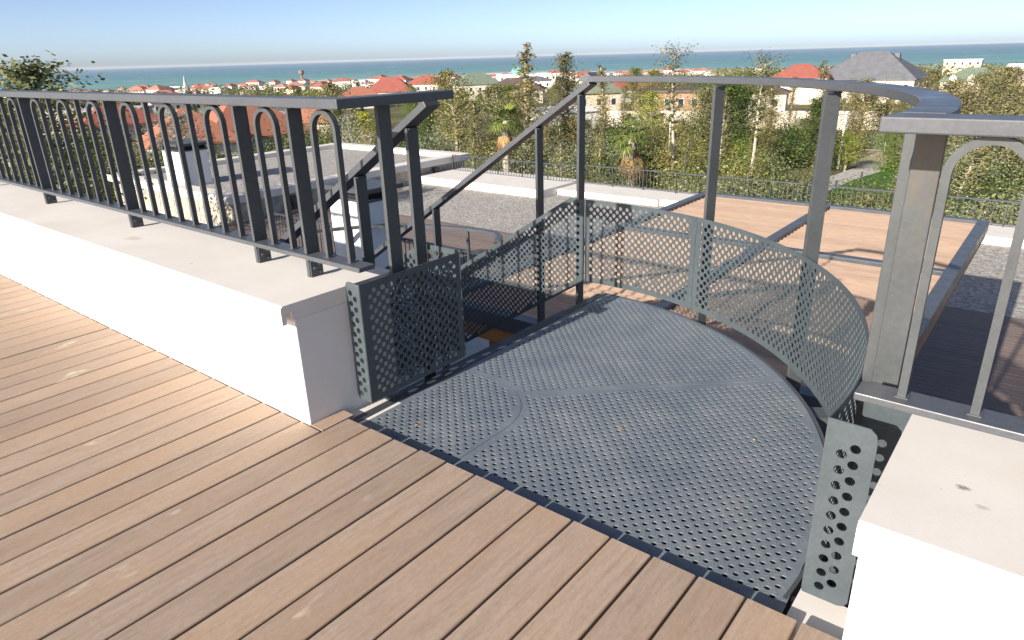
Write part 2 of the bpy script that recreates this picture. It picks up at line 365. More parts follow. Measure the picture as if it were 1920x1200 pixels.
# ================================================================== STRUCTURE
# ground, falling gently towards the sea
def gz(x, y):
    d = math.hypot(x-CAM.x, y-CAM.y); return -7.2-.022*max(0, d-30)
g = MB(); NA = 96; rings = [0, 30, 60, 100, 160, 250, 400, 650, 900, 1100, 1250]
for r_ in rings:
    for k in range(NA):
        a = 2*math.pi*k/NA; rr = r_
        if r_ == 1250: rr = 1290+50*math.sin(a*7)+30*math.sin(a*17+1)
        x, y = CAM.x+rr*math.cos(a), CAM.y+rr*math.sin(a)
        if r_ == 1250 and math.sin(a-R(39)) < -.35: x, y = CAM.x+9000*math.cos(a), CAM.y+9000*math.sin(a)
        g.v.append((x, y, -7.2-.022*max(0, min(rr, 1290)-30)-(1.5 if r_ == 1250 else 0)))
for i in range(len(rings)-1):
    for k in range(NA):
        g.f.append((i*NA+k, i*NA+(k+1) % NA, (i+1)*NA+(k+1) % NA, (i+1)*NA+k))
tag(g.build('ground', GROUND), kind='structure')
SEAZ = -34.9
g = MB()
for r_ in (1000, 3000, 7000, 16000):
    for k in range(64): g.v.append((r_*math.cos(2*math.pi*k/64), r_*math.sin(2*math.pi*k/64), SEAZ))
for i in range(3):
    for k in range(64): g.f.append((i*64+k, i*64+(k+1) % 64, (i+1)*64+(k+1) % 64, (i+1)*64+k))
tag(g.build('sea', SEA), kind='structure')

# upper terrace deck: planks
deck = MB().box(-9, 8, -7, -.02, -.30, -.045).box(0.005, 2.095, -.02, .27, -.30, -.045).build('terrace_deck', GAPSHADE); tag(deck, kind='structure')  # substructure coloured near black, painting the shade seen in the plank gaps
G0 = .519; P = .145; PT = .0275
pm = {}
def plank_mesh(L):
    if L not in pm:
        w = .1365; e = .003; h = PT
        prof = [(0, -h), (w, -h), (w, -e), (w-e, 0), (e, 0), (0, -e)]
        pm[L] = MB().prism([(p[0], p[1]) for p in prof], lambda u, v, t: (u, t, v), 0, L).mesh('plank')
    return pm[L]
k0 = int((-5.6-G0)/P)
for k in range(k0, 18):
    x = G0+k*P+.003
    if k == -18: x -= .006
    end = .132 if x > -.02 else -.012
    if x < 0 and x+P > .01: end = -.012
    L = 6.0+.132 if x > -.02 and x < 2.08 else 5.994
    end += random.uniform(-.004, .006) if x > 0 and x < 2.0 else 0
    o = put('plank', plank_mesh(round(L, 3)), deck, (x+random.uniform(-.0012, .0012), end-L, random.uniform(-.0008, .0008)), 0, DECK)
# narrow rip next to parapet end
MB().box(.004, .0805, .0, .165, -PT, -.0005).build('plank', DECK, deck)

# concrete threshold under the board ends
th = MB().box(.0, .125, .10, .40, -.12, -.032).box(1.925, 2.098, .05, .30, -.12, -.032).build('concrete_threshold', COPE); tag(th, kind='structure')

# building body under the terrace and lower roof
bl = thing('building', 'pale rendered upper storey carrying the timber terrace', 'building')
MB().box(-30, 14, -12, .42, -6.9, -.32).build('wall', STUC, bl)
lr = thing('lower_building', 'long low wing with gravel roof, decking and railed edge below the terrace', 'building')
MB().box(-19.55, 12, .5, 21.9, -7.3, -3.72).build('wall', STUC, lr)
tag(MB().box(-19.5, 11.9, 14.35, 20.3, -3.72, -3.62).build('gravel_bed', GRAVEL), kind='structure')
tag(MB().box(-19.5, -3.0, .6, 9.55, -3.72, -3.6).build('concrete_floor', PALE), kind='structure')
ld = MB().box(-19.5, 11.9, 9.56, 14.34, -3.718, -3.66).box(-2.98, 11.9, .6, 9.55, -3.717, -3.66).build('lower_deck', DARK); tag(ld, kind='structure')
mA = MB().box(0, 31.3, 0, .142, -.028, 0).mesh('lower_plank'); mB = MB().box(0, 14.8, 0, .142, -.028, 0).mesh('lower_plank')
y = 14.19
while y > 3.2:
    big = y > 9.56
    put('lower_plank', mA if big else mB, ld, (-19.48 if big else -2.96, y, -3.6+random.uniform(-.002, .002)), 0, LOWB); y -= .15

# far coping and step
fc = thing('coping_wall', 'low white coping along the far edge of the gravel roof', 'coping')
MB().box(-8.6, 12, 20.3, 21.95, -3.72, -3.40).build('coping', COPE, fc, bevel=.02)
MB().box(-19.5, -12.9, 19.2, 21.95, -3.72, -3.32).build('coping', COPE, fc, bevel=.02)
MB().box(-12.897, -8.603, 20.15, 21.95, -3.72, -3.41).build('coping', COPE, fc, bevel=.02)

# ------------------------------------------------------------------ left block with gravel roof and stone walls
lb = thing('stone_block', 'stone clad block with white coping and gravel roof beside the lower deck', 'building')
X1, Y0, Y1, X0, ZT = -19.75, 10.6, 22.4, -29.0, -2.75
MB().box(X0, X1, Y0, Y1, -7.3, ZT-.25).build('wall', MORTAR, lb)
cp = MB().box(X0-.2, X1+.22, Y0-.22, Y0+.42, ZT-.28, ZT).box(X0-.2, X1+.22, Y1-.42, Y1+.22, ZT-.28, ZT)
cp.box(X0-.2, X0+.4, Y0+.42, Y1-.42, ZT-.28, ZT).box(X1-.42, X1+.22, Y0+.42, Y1-.42, ZT-.28, ZT).build('coping', COPE, lb, bevel=.02)
MB().box(X0+.4, X1-.42, Y0+.42, Y1-.42, ZT-.26, ZT-.2).build('gravel_roof', GRAVEL, lb)
def stones(mpf, u0, u1, v0, v1, seed, nrm):
    rn = random.Random(seed); su, sv = .36, .30; nu = int((u1-u0)/su); nv = max(2, int((v1-v0)/sv)); su = (u1-u0)/nu; sv = (v1-v0)/nv
    pts = {}
    for i in range(nu+1):
        for j in range(nv+1):
            edge = i in (0, nu) or j in (0, nv)
            pts[i, j] = (u0+i*su+(0 if i in (0, nu) else rn.uniform(-.11, .11)), v0+j*sv+(0 if j in (0, nv) else rn.uniform(-.1, .1)))
    for i in range(nu):
        for j in range(nv):
            q = [pts[i, j], pts[i+1, j], pts[i+1, j+1], pts[i, j+1]]; c = (sum(p[0] for p in q)/4, sum(p[1] for p in q)/4)
            poly = []
            for a in range(4):
                p, n2 = q[a], q[(a+1) % 4]; tt = rn.uniform(.35, .65); mid = (p[0]+(n2[0]-p[0])*tt, p[1]+(n2[1]-p[1])*tt)
                for w, sc in ((p, .90), (mid, .96)):
                    poly.append((c[0]+(w[0]-c[0])*sc+rn.uniform(-.01, .01), c[1]+(w[1]-c[1])*sc+rn.uniform(-.01, .01)))
            MB().prism(poly, mpf, 0, nrm*rn.uniform(.010, .02)).build('stone', rn.choice(STONES), lb)
stones(lambda u, v, w: (X1+w, u, v), Y0+.02, Y1, -3.72, ZT-.285, 3, 1)
stones(lambda u, v, w: (u, Y0-w, v), X0, X1-.02, -4.6, ZT-.285, 4, 1)
# wall lanterns on the stone face
for yy in (13.0, 20.4):
    l = MB().prism([(-.16, 0), (.16, 0), (.05, -.62), (-.05, -.62)], lambda u, v, w: (X1+.06+w, yy+u, ZT-.38+v), 0, .16)
    o = l.build('wall_lantern', DARK, None, bevel=.01); tag(o, 'dark tapered lantern on the stone wall %s' % ('at the corner nearest the terrace' if yy < 15 else 'beside the railed roof edge'), 'lantern')

def chimney(loc, w, d, h, label):
    t_ = thing('chimney', label, 'chimney', loc)
    MB().box(-w/2, w/2, -d/2, d/2, 0, h).build('shaft', STUC, t_, bevel=.01)
    MB().box(-w/2-.03, w/2+.03, -d/2-.03, d/2+.03, h, h+.05).build('flashing', DARK, t_)
    MB().box(-w/2+.08, w/2-.08, -d/2+.08, d/2-.08, h+.05, h+.2).build('vent', BLACK, t_)
    for sx in (-1, 1):
        for sy in (-1, 1): MB().box(sx*(w/2-.05)-.03, sx*(w/2-.05)+.03, sy*(d/2-.05)-.03, sy*(d/2-.05)+.03, h+.05, h+.2).build('cap_leg', DARK, t_)
    MB().box(-w/2-.14, w/2+.14, -d/2-.14, d/2+.14, h+.2, h+.3).build('cap', STEEL, t_, bevel=.01)
    return t_
chimney((-24.6, 11.75, -2.98), 1.4, 1.1, 1.35, 'white chimney with flat dark cap standing on the stone clad block')
chimney((-9.55, 8.05, -3.6), 1.25, .8, 2.25, 'white chimney with dark cap standing on the lower terrace floor')

# ------------------------------------------------------------------ parapets
def parapet(name, label, x0, x1, yf, yb):
    t_ = thing(name, label, 'parapet')
    MB().box(x0, x1, yf, yb, -.28, .476).build('wall', CONC, t_, bevel=.004)
    prof = [(yf-.058, .468), (yf-.038, .468), (yf-.038, .512), (yf-.010, .516), (yf-.010, .4775), (yb+.03, .4775), (yb+.03, .545), (yf-.048, .547), (yf-.058, .537)]
    a, b2 = (x0, x1+.004) if x1 == 0 else (x0-.004, x1)
    MB().prism(prof, lambda u, v, w: (w, u, v), a, b2).build('coping', COPE, t_)
    return t_
parapet('parapet_wall', 'long white concrete parapet with bolted railing at the terrace edge', -14, 0, 0, .5)
parapet('parapet_wall', 'white concrete parapet stub beside the perforated flange panel', 2.1, 8, -.072, .42)

# ------------------------------------------------------------------ parapet railings
RZ0, RZ1 = 1.258, 1.292
PYF, PYB = .250, .318
m_post = MB().box(-.009, .009, PYF, PYB, .6505, RZ0).mesh('post')
m_bal = MB().box(-.009, .009, .268, .292, .6505, RZ0).mesh('baluster')
def arch_mesh(w, z0, z1, tw, y0, y1, n=14):
    r = w/2; g = MB(); pts = [(-r, z0), (-r, z1-r)]+[(-r*math.cos(math.pi*k/n), z1-r+r*math.sin(math.pi*k/n)) for k in range(1, n)]+[(r, z1-r), (r, z0)]
    inn = []; h = tw/2
    for i, p in enumerate(pts):
        a = pts[max(0, i-1)]; b2 = pts[min(len(pts)-1, i+1)]; dx, dz = b2[0]-a[0], b2[1]-a[1]; L = math.hypot(dx, dz); inn.append((-dz/L*h, dx/L*h))
    for p, q in zip(pts, inn):
        g.v += [(p[0]+q[0], y0, p[1]+q[1]), (p[0]-q[0], y0, p[1]-q[1]), (p[0]-q[0], y1, p[1]-q[1]), (p[0]+q[0], y1, p[1]+q[1])]
    for i in range(len(pts)-1):
        for j in range(4): g.f.append((i*4+j, i*4+(j+1) % 4, i*4+4+(j+1) % 4, i*4+4+j))
    g.f += [(3, 2, 1, 0), tuple(len(g.v)-4+j for j in range(4))]
    return g.mesh('arch')
m_arch = arch_mesh(.147, .6505, RZ0-.009, .018, .268, .292, 18)
m_weld = MB().prism([(-.014, -.012), (.014, -.012), (.016, 0), (.012, .013), (-.012, .013), (-.016, 0)], lambda u, v, w: (u, .281+v*1.35, w), .6503, .6535).mesh('weld')
m_foot = MB().box(-.010, .010, PYF, PYB, .545, .63).mesh('foot')
m_clip = MB().prism([(PYF+.004, .5462), (PYB-.002, .5462), (PYB-.002, .622), (PYF+.012, .622), (PYF+.004, .612)], lambda u, v, w: (w, u, v), .0102, .019).mesh('bracket')
def bolt_mesh():
    g = MB(); n = 6
    g.prism([(.0085*math.cos(math.pi/3*k), .0085*math.sin(math.pi/3*k)) for k in range(6)], lambda u, v, w: (w, u, v), .019, .026)
    return g.mesh('bolt')
m_bolt = bolt_mesh()
def railing(name, label, x0, x1, posts, arches, bars):
    t_ = thing(name, label, 'railing')
    for px in posts:
        put('post', m_post, t_, (px, 0, 0), 0, STEEL, .0015)
        ft = put('foot', m_foot, t_, (px, 0, 0), 0, STEEL, .0015)
        put('bracket', m_clip, ft, (0, 0, 0), 0, DARK)
        for by, bz in ((.272, .585), (.300, .602), (.301, .563)): put('bolt', m_bolt, ft, (0, by, bz), 0, RAIL)
    for ax in arches:
        a = put('arch', m_arch, t_, (ax, 0, 0), 0, STEEL)
        for s in (-1, 1): put('weld', m_weld, a, (s*.0735, 0, 0), 0, RAIL)
    for bx in bars:
        b2 = put('baluster', m_bal, t_, (bx, 0, 0), 0, STEEL); put('weld', m_weld, b2, (0, 0, 0), 0, RAIL)
    MB().box(x0, x1, .238, .322, .630, .650).build('bottom_rail', RAIL, t_, bevel=.003)
    return t_
pp = [-.235, -.64]; 
while pp[-1] > -9: pp.append(pp[-1]-1.325)
arc = [-.438, -.235+.2]; bars = []
for p in pp[1:]:
    s = 1.325/9
    arc += [p-1.5*s, p-4.5*s, p-7.5*s]; bars += [p-3*s, p-6*s]
rl = railing('parapet_railing', 'anthracite steel railing with arched balusters on the long white parapet', -11, .135, pp, arc, bars)
# top rail with return leg over the stair head
MB().prism([(-11, .240), (.110, .240), (.103, .885), (0.0, .885), (.005, .35), (-11, .35)], lambda u, v, w: (u, v, w), RZ0+.004, RZ1+.008).build('top_rail', RAIL, rl, bevel=.004)
MB().box(.012, .032, .5, .57, .44, RZ0+.0035).build('leg_post', STEEL, rl, bevel=.002)
rr = railing('parapet_railing', 'anthracite steel railing with arched balusters on the short right hand parapet', 1.985, 8, [2.62, 3.95], [2.155, 2.155+.147*3, 3.0, 3.0+.44], [2.155+.147*1.5])
MB().prism([(1.944, .240), (8, .240), (8, .35), (2.055, .352), (1.961, .352), (1.955, .32)], lambda u, v, w: (u, v, w), RZ0, RZ1).build('top_rail', RAIL, rr, bevel=.004)

# ------------------------------------------------------------------ round landing
CX, CY = .1, .42
def pol(rad, a): return (CX+rad*math.cos(a), CY+rad*math.sin(a))
ln_ = thing('stair_landing', 'round edged landing of perforated chequered steel plate with curved guard panels', 'landing')
PZ = -.036; RP = 1.80
def arcpts(rad, a0, a1, n): return [pol(rad, a0+(a1-a0)*k/n) for k in range(n+1)]
sub = [(.108, .112), (.652, .112), (.652, .50)]+[(.30+.352*math.cos(a), .50+.34*math.sin(a)) for a in [R(x) for x in range(8, 91, 8)]]+[(.30, .842), (.108, .842)]
def lens(g, cx, cy, ang, z):
    c, s = math.cos(ang), math.sin(ang); L, w = .0115, .0042; o = len(g.v)
    for a, b2, h in ((-L, 0, 0), (-L*.25, -w, 0), (L*.25, -w, 0), (L, 0, 0), (L*.25, w, 0), (-L*.25, w, 0), (-L*.4, 0, .0007), (L*.4, 0, .0007)):
        g.v.append((cx+a*c-b2*s, cy+a*s+b2*c, z+h))
    for q in ((0, 1, 6), (1, 2, 7, 6), (2, 3, 7), (3, 4, 7), (4, 5, 6, 7), (5, 0, 6)): g.f.append(tuple(i+o for i in q))
def plate(name, poly, marg, skip=None):
    H = lattice(poly, marg, .0094, (.013, .011), lambda p: p[1] < .205 or p[0] < .150 or (skip and skip(p)))
    def ex(g):
        us = [p[0] for p in poly]; vs = [p[1] for p in poly]
        for i in range(math.floor(min(us)/PU)-1, math.ceil(max(us)/PU)+1):
            for j in range(math.floor(min(vs)/PV)-1, math.ceil(max(vs)/PV)+1):
                for k, (du, dv, an) in enumerate(((0, .5, R(25)), (.5, .25, R(115)))):
                    p = (.013+(i+du)*PU, .011+(j+(.5 if i & 1 else 0)+dv)*PV)
                    if inside(p, poly, .013): lens(g, p[0], p[1], an+(R(90) if (i+j) & 1 else 0), PZ+.0025)
    return perforated(name, poly, H, .0050, PLATE, lambda u, v, w: (u, v, PZ+w), ln_, 10, .06, ex)
plate('deck_plate', sub, .026)
gapo = .0022
# curve of the sub-plate enlarged by the joint
sub2 = [(.652+gapo, .112), (.652+gapo, .50)]+[(.30+(.352+gapo)*math.cos(a), .50+(.34+gapo)*math.sin(a)) for a in [R(x) for x in range(8, 91, 8)]]
a45 = R(42)
def cross45(rad): return pol(rad, a45)
kk = min(range(len(sub2)), key=lambda i: abs(math.atan2(sub2[i][1]-CY, sub2[i][0]-CX)-a45))
a_right = math.asin((.19-CY)/RP)
front = sub2[:1]+[(1.915, .112), (1.912, .2)]+[pol(RP, a) for a in [a_right+.12+(a45-.0008-a_right-.12)*k/30 for k in range(31)]]+[(sub2[kk][0]+.001, sub2[kk][1]-.001)]+sub2[1:kk][::-1]
back = [pol(RP, a45+.0008+(R(90)-a45)*k/30) for k in range(31)]+[(.108, CY+math.sqrt(RP*RP-.008**2)-.0), (.108, .842+gapo), (.30, .842+gapo)]+sub2[kk:][::-1]
band = lambda p: abs(math.atan2(p[1]-CY, p[0]-CX)-a45)*math.hypot(p[0]-CX, p[1]-CY) < .03
plate('deck_plate', front, .030, band)
back = [p for i, p in enumerate(back) if i == 0 or math.dist(p, back[i-1]) > 1e-4]
plate('deck_plate', back, .030, band)
# rim, ring beam and supports below
def ring(name, ra, rb, z0, z1, a0, a1, m, par=ln_, n=60, bevel=0, rise=0):
    g = MB()
    for k in range(n+1):
        a = a0+(a1-a0)*k/n; p, q = pol(ra, a), pol(rb, a); e_ = rise*k/n; g.v += [(*p, z0+e_), (*q, z0+e_), (*q, z1+e_), (*p, z1+e_)]
    for k in range(n):
        for j in range(4): g.f.append((k*4+j, k*4+(j+1) % 4, k*4+4+(j+1) % 4, k*4+4+j))
    g.f += [(3, 2, 1, 0), tuple(n*4+j for j in range(4))]
    return g.build(name, m, par, bevel=bevel)
ring('rim', RP+.004, RP+.016, -.12, PZ+.004, R(-6), R(91), STEEL)
ring('ring_beam', 1.62, 1.72, -.22, -.06, R(-8), R(90), DARK)
for a in (R(42), R(84), R(2)):
    p0, p1 = pol(.3, a), pol(RP, a); MB().bar((*p0, -.10), (*p1, -.10), .06, .12).build('support_beam', DARK, ln_)
MB().box(.055, .1065, .12, 2.2, -.20, PZ+.006).build('edge_channel', DARK, ln_, bevel=.003)
MB().box(.13, 1.9, .10, .16, -.20, -.045).build('edge_beam', DARK, ln_)

# curved guard panels
RG = 1.845; A_END = math.asin((.25-CY)/RG); A_SEAM = R(70.4); A_COR = math.acos((-.085-CX)/RG)
GZ0, GZ1 = .012, .560
def cyl(u, v, w): a = u/RG; rr_ = RG+w; return (CX+rr_*math.cos(a), CY+rr_*math.sin(a), v)
def rect(u0, u1, v0, v1): return [(u0, v0), (u1, v0), (u1, v1), (u0, v1)]
HR = .0128
for a0, a1 in ((A_END, A_SEAM-.0006), (A_SEAM+.0006, A_COR)):
    po = rect(a0*RG, a1*RG, GZ0, GZ1)
    perforated('guard_panel', po, lattice(po, .030, HR, (.011, .008)), .004, PANEL, cyl, ln_, 12, .03)
# folded flange at the parapet stub
fl = [(1.937, .005), (2.03, .005), (2.045, .010), (2.055, .025), (2.055, .525), (2.05, .545), (2.035, .558), (1.937, .560)]
fh = [(1.975+(.030 if k & 1 else 0), .045+.0235*k, HR) for k in range(20)]
perforated('flange', fl, [(u+.004, v, r) for u, v, r in fh], .004, PANEL, lambda u, v, w: (u, .25-w, v), ln_, 14, .05)
# seam clip on the joint of the two panels
for zc in (.50, .06):
    p = pol(RG-.0035, A_SEAM+.012); tdir = Vector((-math.sin(A_SEAM), math.cos(A_SEAM), 0)); nd = Vector((math.cos(A_SEAM), math.sin(A_SEAM), 0))
    MB().obox((*p, zc), tdir, Vector((0, 0, 1)), nd, .028, .035, .0018).build('seam_plate', PANEL, ln_, bevel=.001)
# curved handrail and posts
ring('handrail', 1.862, 1.955, RZ0+.002, RZ1+.002, R(-2.2), R(96), RAIL, n=90, bevel=.004, rise=.010)
for a in (R(44.5), R(69.2)):
    p = pol(1.895, a); rd = Vector((math.cos(a), math.sin(a), 0)); tg = Vector((-rd.y, rd.x, 0))
    MB().obox((*p, (RZ0-.0006-.30)/2), rd, tg, Vector((0, 0, 1)), .035, .009, (RZ0-.0006+.30)/2).build('post', STEEL, ln_, bevel=.0015)
    MB().obox((p[0], p[1], RZ0-.004), rd, tg, Vector((0, 0, 1)), .03, .022, .003).build('post_plate', DARK, ln_)
for x0, x1, yc, pm_ in ((1.973, 2.038, .540, RUST), (1.944, 1.971, .560, STEEL)):
    MB().box(x0, x1, yc-.011, yc+.011, -.45, RZ0+.001).build('post', pm_, ln_, bevel=.0015)
MB().box(1.97, 2.098, .518, .526, -.5, .56).build('end_plate', PANEL, ln_, bevel=.001)
for yc in (.62, 1.0): MB().box(1.86, 1.95, yc, yc+.06, -.2, -.06).build('bracket_arm', STEEL, ln_)
p = pol(1.86, R(33)); MB().obox((*p, -.14), (math.cos(R(33)), math.sin(R(33)), 0), (-math.sin(R(33)), math.cos(R(33)), 0), (0, 0, 1), .05, .05, .09).build('bracket_arm', STEEL, ln_)
# box guard beside the long parapet
XB = .090
po = rect(.262, .872, .018, .565)
perforated('guard_panel', po, lattice(po, .032, HR, (.268, .030)), .004, PANEL, lambda u, v, w: (XB+w, u, v), ln_, 14, .05)
fl = [(XB, .018), (XB, .565), (.022, .568), (.008, .562), (.003, .548), (.003, .038), (.012, .022), (.024, .018)]
fh = [(.030+(.028 if k & 1 else 0), .050+.0235*k, HR) for k in range(21)]
perforated('flange', fl[::-1], fh, .004, PANEL, lambda u, v, w: (u, .262-w, v), ln_, 14, .05)
m_bt = MB().tube([(0, 0, 0), (.008, 0, 0)], .014, 12).mesh('bolt'); m_bt2 = MB().tube([(.008, 0, 0), (.015, 0, 0)], .008, 6).mesh('bolt_head')
for yy, zz in ((.505, .495), (.505, .062)):
    b_ = put('bolt', m_bt, ln_, (XB+.002, yy, zz), 0, DARK); put('bolt_head', m_bt2, b_, (0, 0, 0), 0, RAIL)
for yy in (.38, .74): MB().box(.125, .14, yy, yy+.05, -.09, PZ-.002).build('hinge_plate', DARK, ln_)

for k, (x, y, a, lb_) in enumerate(((1.05, .78, .4, 'small orange fallen leaf in the middle of the perforated plate'), (.33, .30, 1.2, 'small orange fallen leaf beside the box guard panel'), (1.52, 1.02, 2.2, 'small brown fallen leaf near the curved rim'))):
    c_, s_ = math.cos(a), math.sin(a); w_ = [(-.011, 0, .001), (-.002, -.006, .004), (.011, 0, .002), (-.001, .006, .004)]
    o = MB().add([(u*c_-v*s_, u*s_+v*c_, h) for u, v, h in w_]+[(u*c_-v*s_, u*s_+v*c_, h-.0008) for u, v, h in w_], [(0, 1, 2, 3), (7, 6, 5, 4), (0, 4, 5, 1), (1, 5, 6, 2), (2, 6, 7, 3), (3, 7, 4, 0)]).build('fallen_leaf', TIMBER if k < 2 else SAND)
    o.location = (x, y, PZ+.004); tag(o, lb_, 'leaf')
# ------------------------------------------------------------------ stair flight
sf = thing('stair_flight', 'straight steel stair flight descending from the landing behind the long parapet', 'stair')
SL = .645; YI, YO = .896, 2.25; XE = -5.3
for k in range(1, 20):
    z = -.036-.18*k; xa = .06-.279*(k-1)
    MB().box(xa-.30, xa, YI+.03, YO-.03, z-.005, z).box(xa-.006, xa, YI+.03, YO-.03, z-.045, z-.005).build('tread', STEEL, sf)
for yy in (YI+.008, YO-.03):
    MB().prism([(.06, -.06), (.06, -.30), (XE, -.30+SL*(XE-.06)), (XE, -.06+SL*(XE-.06))], lambda u, v, w: (u, yy+w, v), 0, .012).build('stringer', DARK, sf)
def spanel(u0, u1): return u0, u1
def zt(x): return .562 if x > -.20 else .562+SL*.965*(x+.20)
def zb(x): return .012 if x > -.085 else .012+SL*(x+.085)
for yy, segs in ((YO, [(-.089, -1.30), (-1.304, -2.6), (-2.604, -3.9)]), (YI+.004, [(.07, -1.20), (-1.204, -2.5), (-2.504, -3.8)])):
    for xa, xb in segs:
        xs = [xa]+[x for x in (-.085, -.2) if xb < x < xa]+[xb]
        po = [(x, zb(x)) for x in xs[::-1]]+[(x, zt(x)) for x in xs]
        po = [po[i] for i in range(len(po))]
        po2 = [(x, zb(x)) for x in sorted(xs)]+[(x, zt(x)) for x in sorted(xs, reverse=True)]
        perforated('guard_panel', po2, lattice(po2, .026, HR, (.004, .008)), .004, PANEL, lambda u, v, w, yy=yy: (u, yy+w, v), sf, 12, .05)
# handrails
def hrail(yc, x0, z0, x1, w, SL=SL):
    d = Vector((-1, 0, -SL)).normalized(); a = Vector((x0, yc, z0)); b2 = Vector((x1, yc, z0+SL*(x1-x0)))
    MB().bar(a, b2, w, .034).build('handrail', RAIL, sf, bevel=.003)
hrail(2.317, -.085, 1.268, XE, .09)
hrail(.845, .0, 1.246, XE, .09, .624)
def spost(x, yc, top, bot):
    MB().box(x-.009, x+.009, yc-.035, yc+.035, bot, top).build('post', STEEL, sf, bevel=.0015)
    MB().box(x-.02, x+.02, yc-.03, yc+.03, top-.006, top-.001).build('post_plate', DARK, sf)
for x in (-.16, -.49, -1.5, -2.5, -3.5, -4.5): spost(x, 2.31, 1.246+SL*(x+.085), -.35+SL*x)
for x in (-.145, -.555, -1.55, -2.5, -3.5): spost(x, .845, 1.223+.624*x, -.1+SL*x)

# ------------------------------------------------------------------ pergola
pg = thing('pergola', 'dark framed pergola with overlapping brown timber slats above the lower deck', 'pergola', (0, 0, 0))
PX = [-2.78, -.68, 1.50]; PY = [3.55, 7.5, 10.5]; PZT = -1.0; bw = .14
for x in PX: MB().box(x-bw/2, x+bw/2, PY[0]-bw/2, PY[2]+bw/2, PZT-.16, PZT).build('frame_beam', RAIL, pg, bevel=.004)
for i in range(2):
    for y in PY: MB().box(PX[i]+bw/2+.001, PX[i+1]-bw/2-.001, y-bw/2, y+bw/2, PZT-.162, PZT-.002).build('frame_beam', RAIL, pg, bevel=.004)
sm = {}
for i in range(2):
    L = PX[i+1]-PX[i]-bw-.01
    sm[i] = MB().obox((L/2, 0, 0), (1, 0, 0), (0, math.cos(R(15)), math.sin(R(15))), (0, -math.sin(R(15)), math.cos(R(15))), L/2, .086, .010).mesh('slat')
    for j in range(2):
        y = PY[j]+bw/2+.09
        while y < PY[j+1]-bw/2-.06:
            put('slat', sm[i], pg, (PX[i]+bw/2+.005, y, PZT-.075+random.uniform(-.002, .002)), 0, SLAT); y += .15
for x in (PX[0], PX[2]): MB().box(x-.06, x+.06, PY[0], PY[2], PZT-.25, PZT-.162).build('timber_beam', TIMBER, pg, bevel=.004)
for y in (PY[0]+.02, PY[1]): MB().box(PX[0]+.061, PX[2]-.061, y-.05, y+.05, PZT-.34, PZT-.164).build('timber_beam', TIMBER, pg, bevel=.004)
for x in (-2.3, -.68, .5):
    for y in (3.9, 7.2, 10.1): MB().box(x-.055, x+.055, y-.055, y+.055, -3.6, PZT-.20).build('timber_post', TIMBER, pg, bevel=.004)

# ------------------------------------------------------------------ lower railings
def far_railing(label, pts, z0, z1, pitch, arches, m, pposts):
    t_ = thing('roof_railing', label, 'railing'); g = MB(); gp = MB(); pts = [Vector((*p, 0)) for p in pts]
    MB().sweep([(p.x, p.y, z1) for p in pts], [(-.045, 0), (.045, 0), (.045, -.03), (-.045, -.03)]).build('top_rail', m, t_)
    MB().sweep([(p.x, p.y, z0+.09) for p in pts], [(-.03, 0), (.03, 0), (.03, -.018), (-.03, -.018)]).build('bottom_rail', m, t_)
    for a, b2 in zip(pts[:-1], pts[1:]):
        L = (b2-a).length; d = (b2-a)/L; n = int(L/pitch); k = 0; sd = Vector((-d.y, d.x, 0))
        for i in range(n+1):
            p = a+d*(i*pitch)
            if pposts and i % pposts == 0:
                MB().obox((p.x, p.y, (z0+z1-.031)/2), d, sd, (0, 0, 1), .012, .03, (z1-.031-z0)/2).build('post', m, t_); continue
            g.obox((p.x, p.y, (z0+.09+z1-.031)/2), d, sd, (0, 0, 1), .008, .008, (z1-.031-z0-.09)/2)
            if arches and i % 3 == 1 and i < n:
                q = a+d*((i+.5)*pitch); r_ = pitch/2
                ap = [(q+d*(-r_*math.cos(math.pi*s/8))) + Vector((0, 0, z1-.04-r_+r_*math.sin(math.pi*s/8))) for s in range(9)]
                for u_, v_ in zip(ap[:-1], ap[1:]): g.bar(u_, v_, .016, .016, (d.y*-1, d.x, 0))
    o = g.build('balusters', m, t_); o['kind'] = 'stuff'
    return t_
ZC = -3.40
far_railing('slim grey railing with plain bars along the far gravel roof edge', [(-19.4, 21.3), (-13.4, 21.25), (-12.6, 21.6), (-4.2, 21.6)], ZC, ZC+.74, .147, False, STEEL, 9)
far_railing('slim grey railing with arched bars on the far edge beyond the pergola', [(-4.05, 21.6), (11.8, 21.6)], ZC, ZC+.74, .147, True, STEEL, 9)
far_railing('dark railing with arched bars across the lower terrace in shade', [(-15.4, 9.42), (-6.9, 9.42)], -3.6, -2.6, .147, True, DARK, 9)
# curved rail around the lower stairwell
pts = [(-9.68, 6.34), (-9.60, 6.6), (-9.40, 6.95), (-9.13, 7.34), (-8.90, 7.66), (-8.55, 7.98), (-8.0, 8.27), (-7.45, 8.46), (-6.96, 8.57), (-6.5, 8.63), (-6.2, 8.58), (-5.98, 8.42), (-5.8, 8.1)]
cr = thing('curved_railing', 'curved grey handrail on thin posts round the lower stairwell', 'railing')
MB().sweep([(x, y, -1.80) for x, y in pts], [(-.05, 0), (.05, 0), (.05, -.06), (-.05, -.06)]).build('handrail', RAIL, cr)
for i in (0, 3, 6, 8, 10): x, y = pts[i]; MB().box(x-.03, x+.03, y-.02, y+.02, -3.6, -1.861).build('post', STEEL, cr)
MB().box(-9.9, -5.6, 5.0, 6.6, -2.95, -2.85).build('landing_slab', PALE, cr)

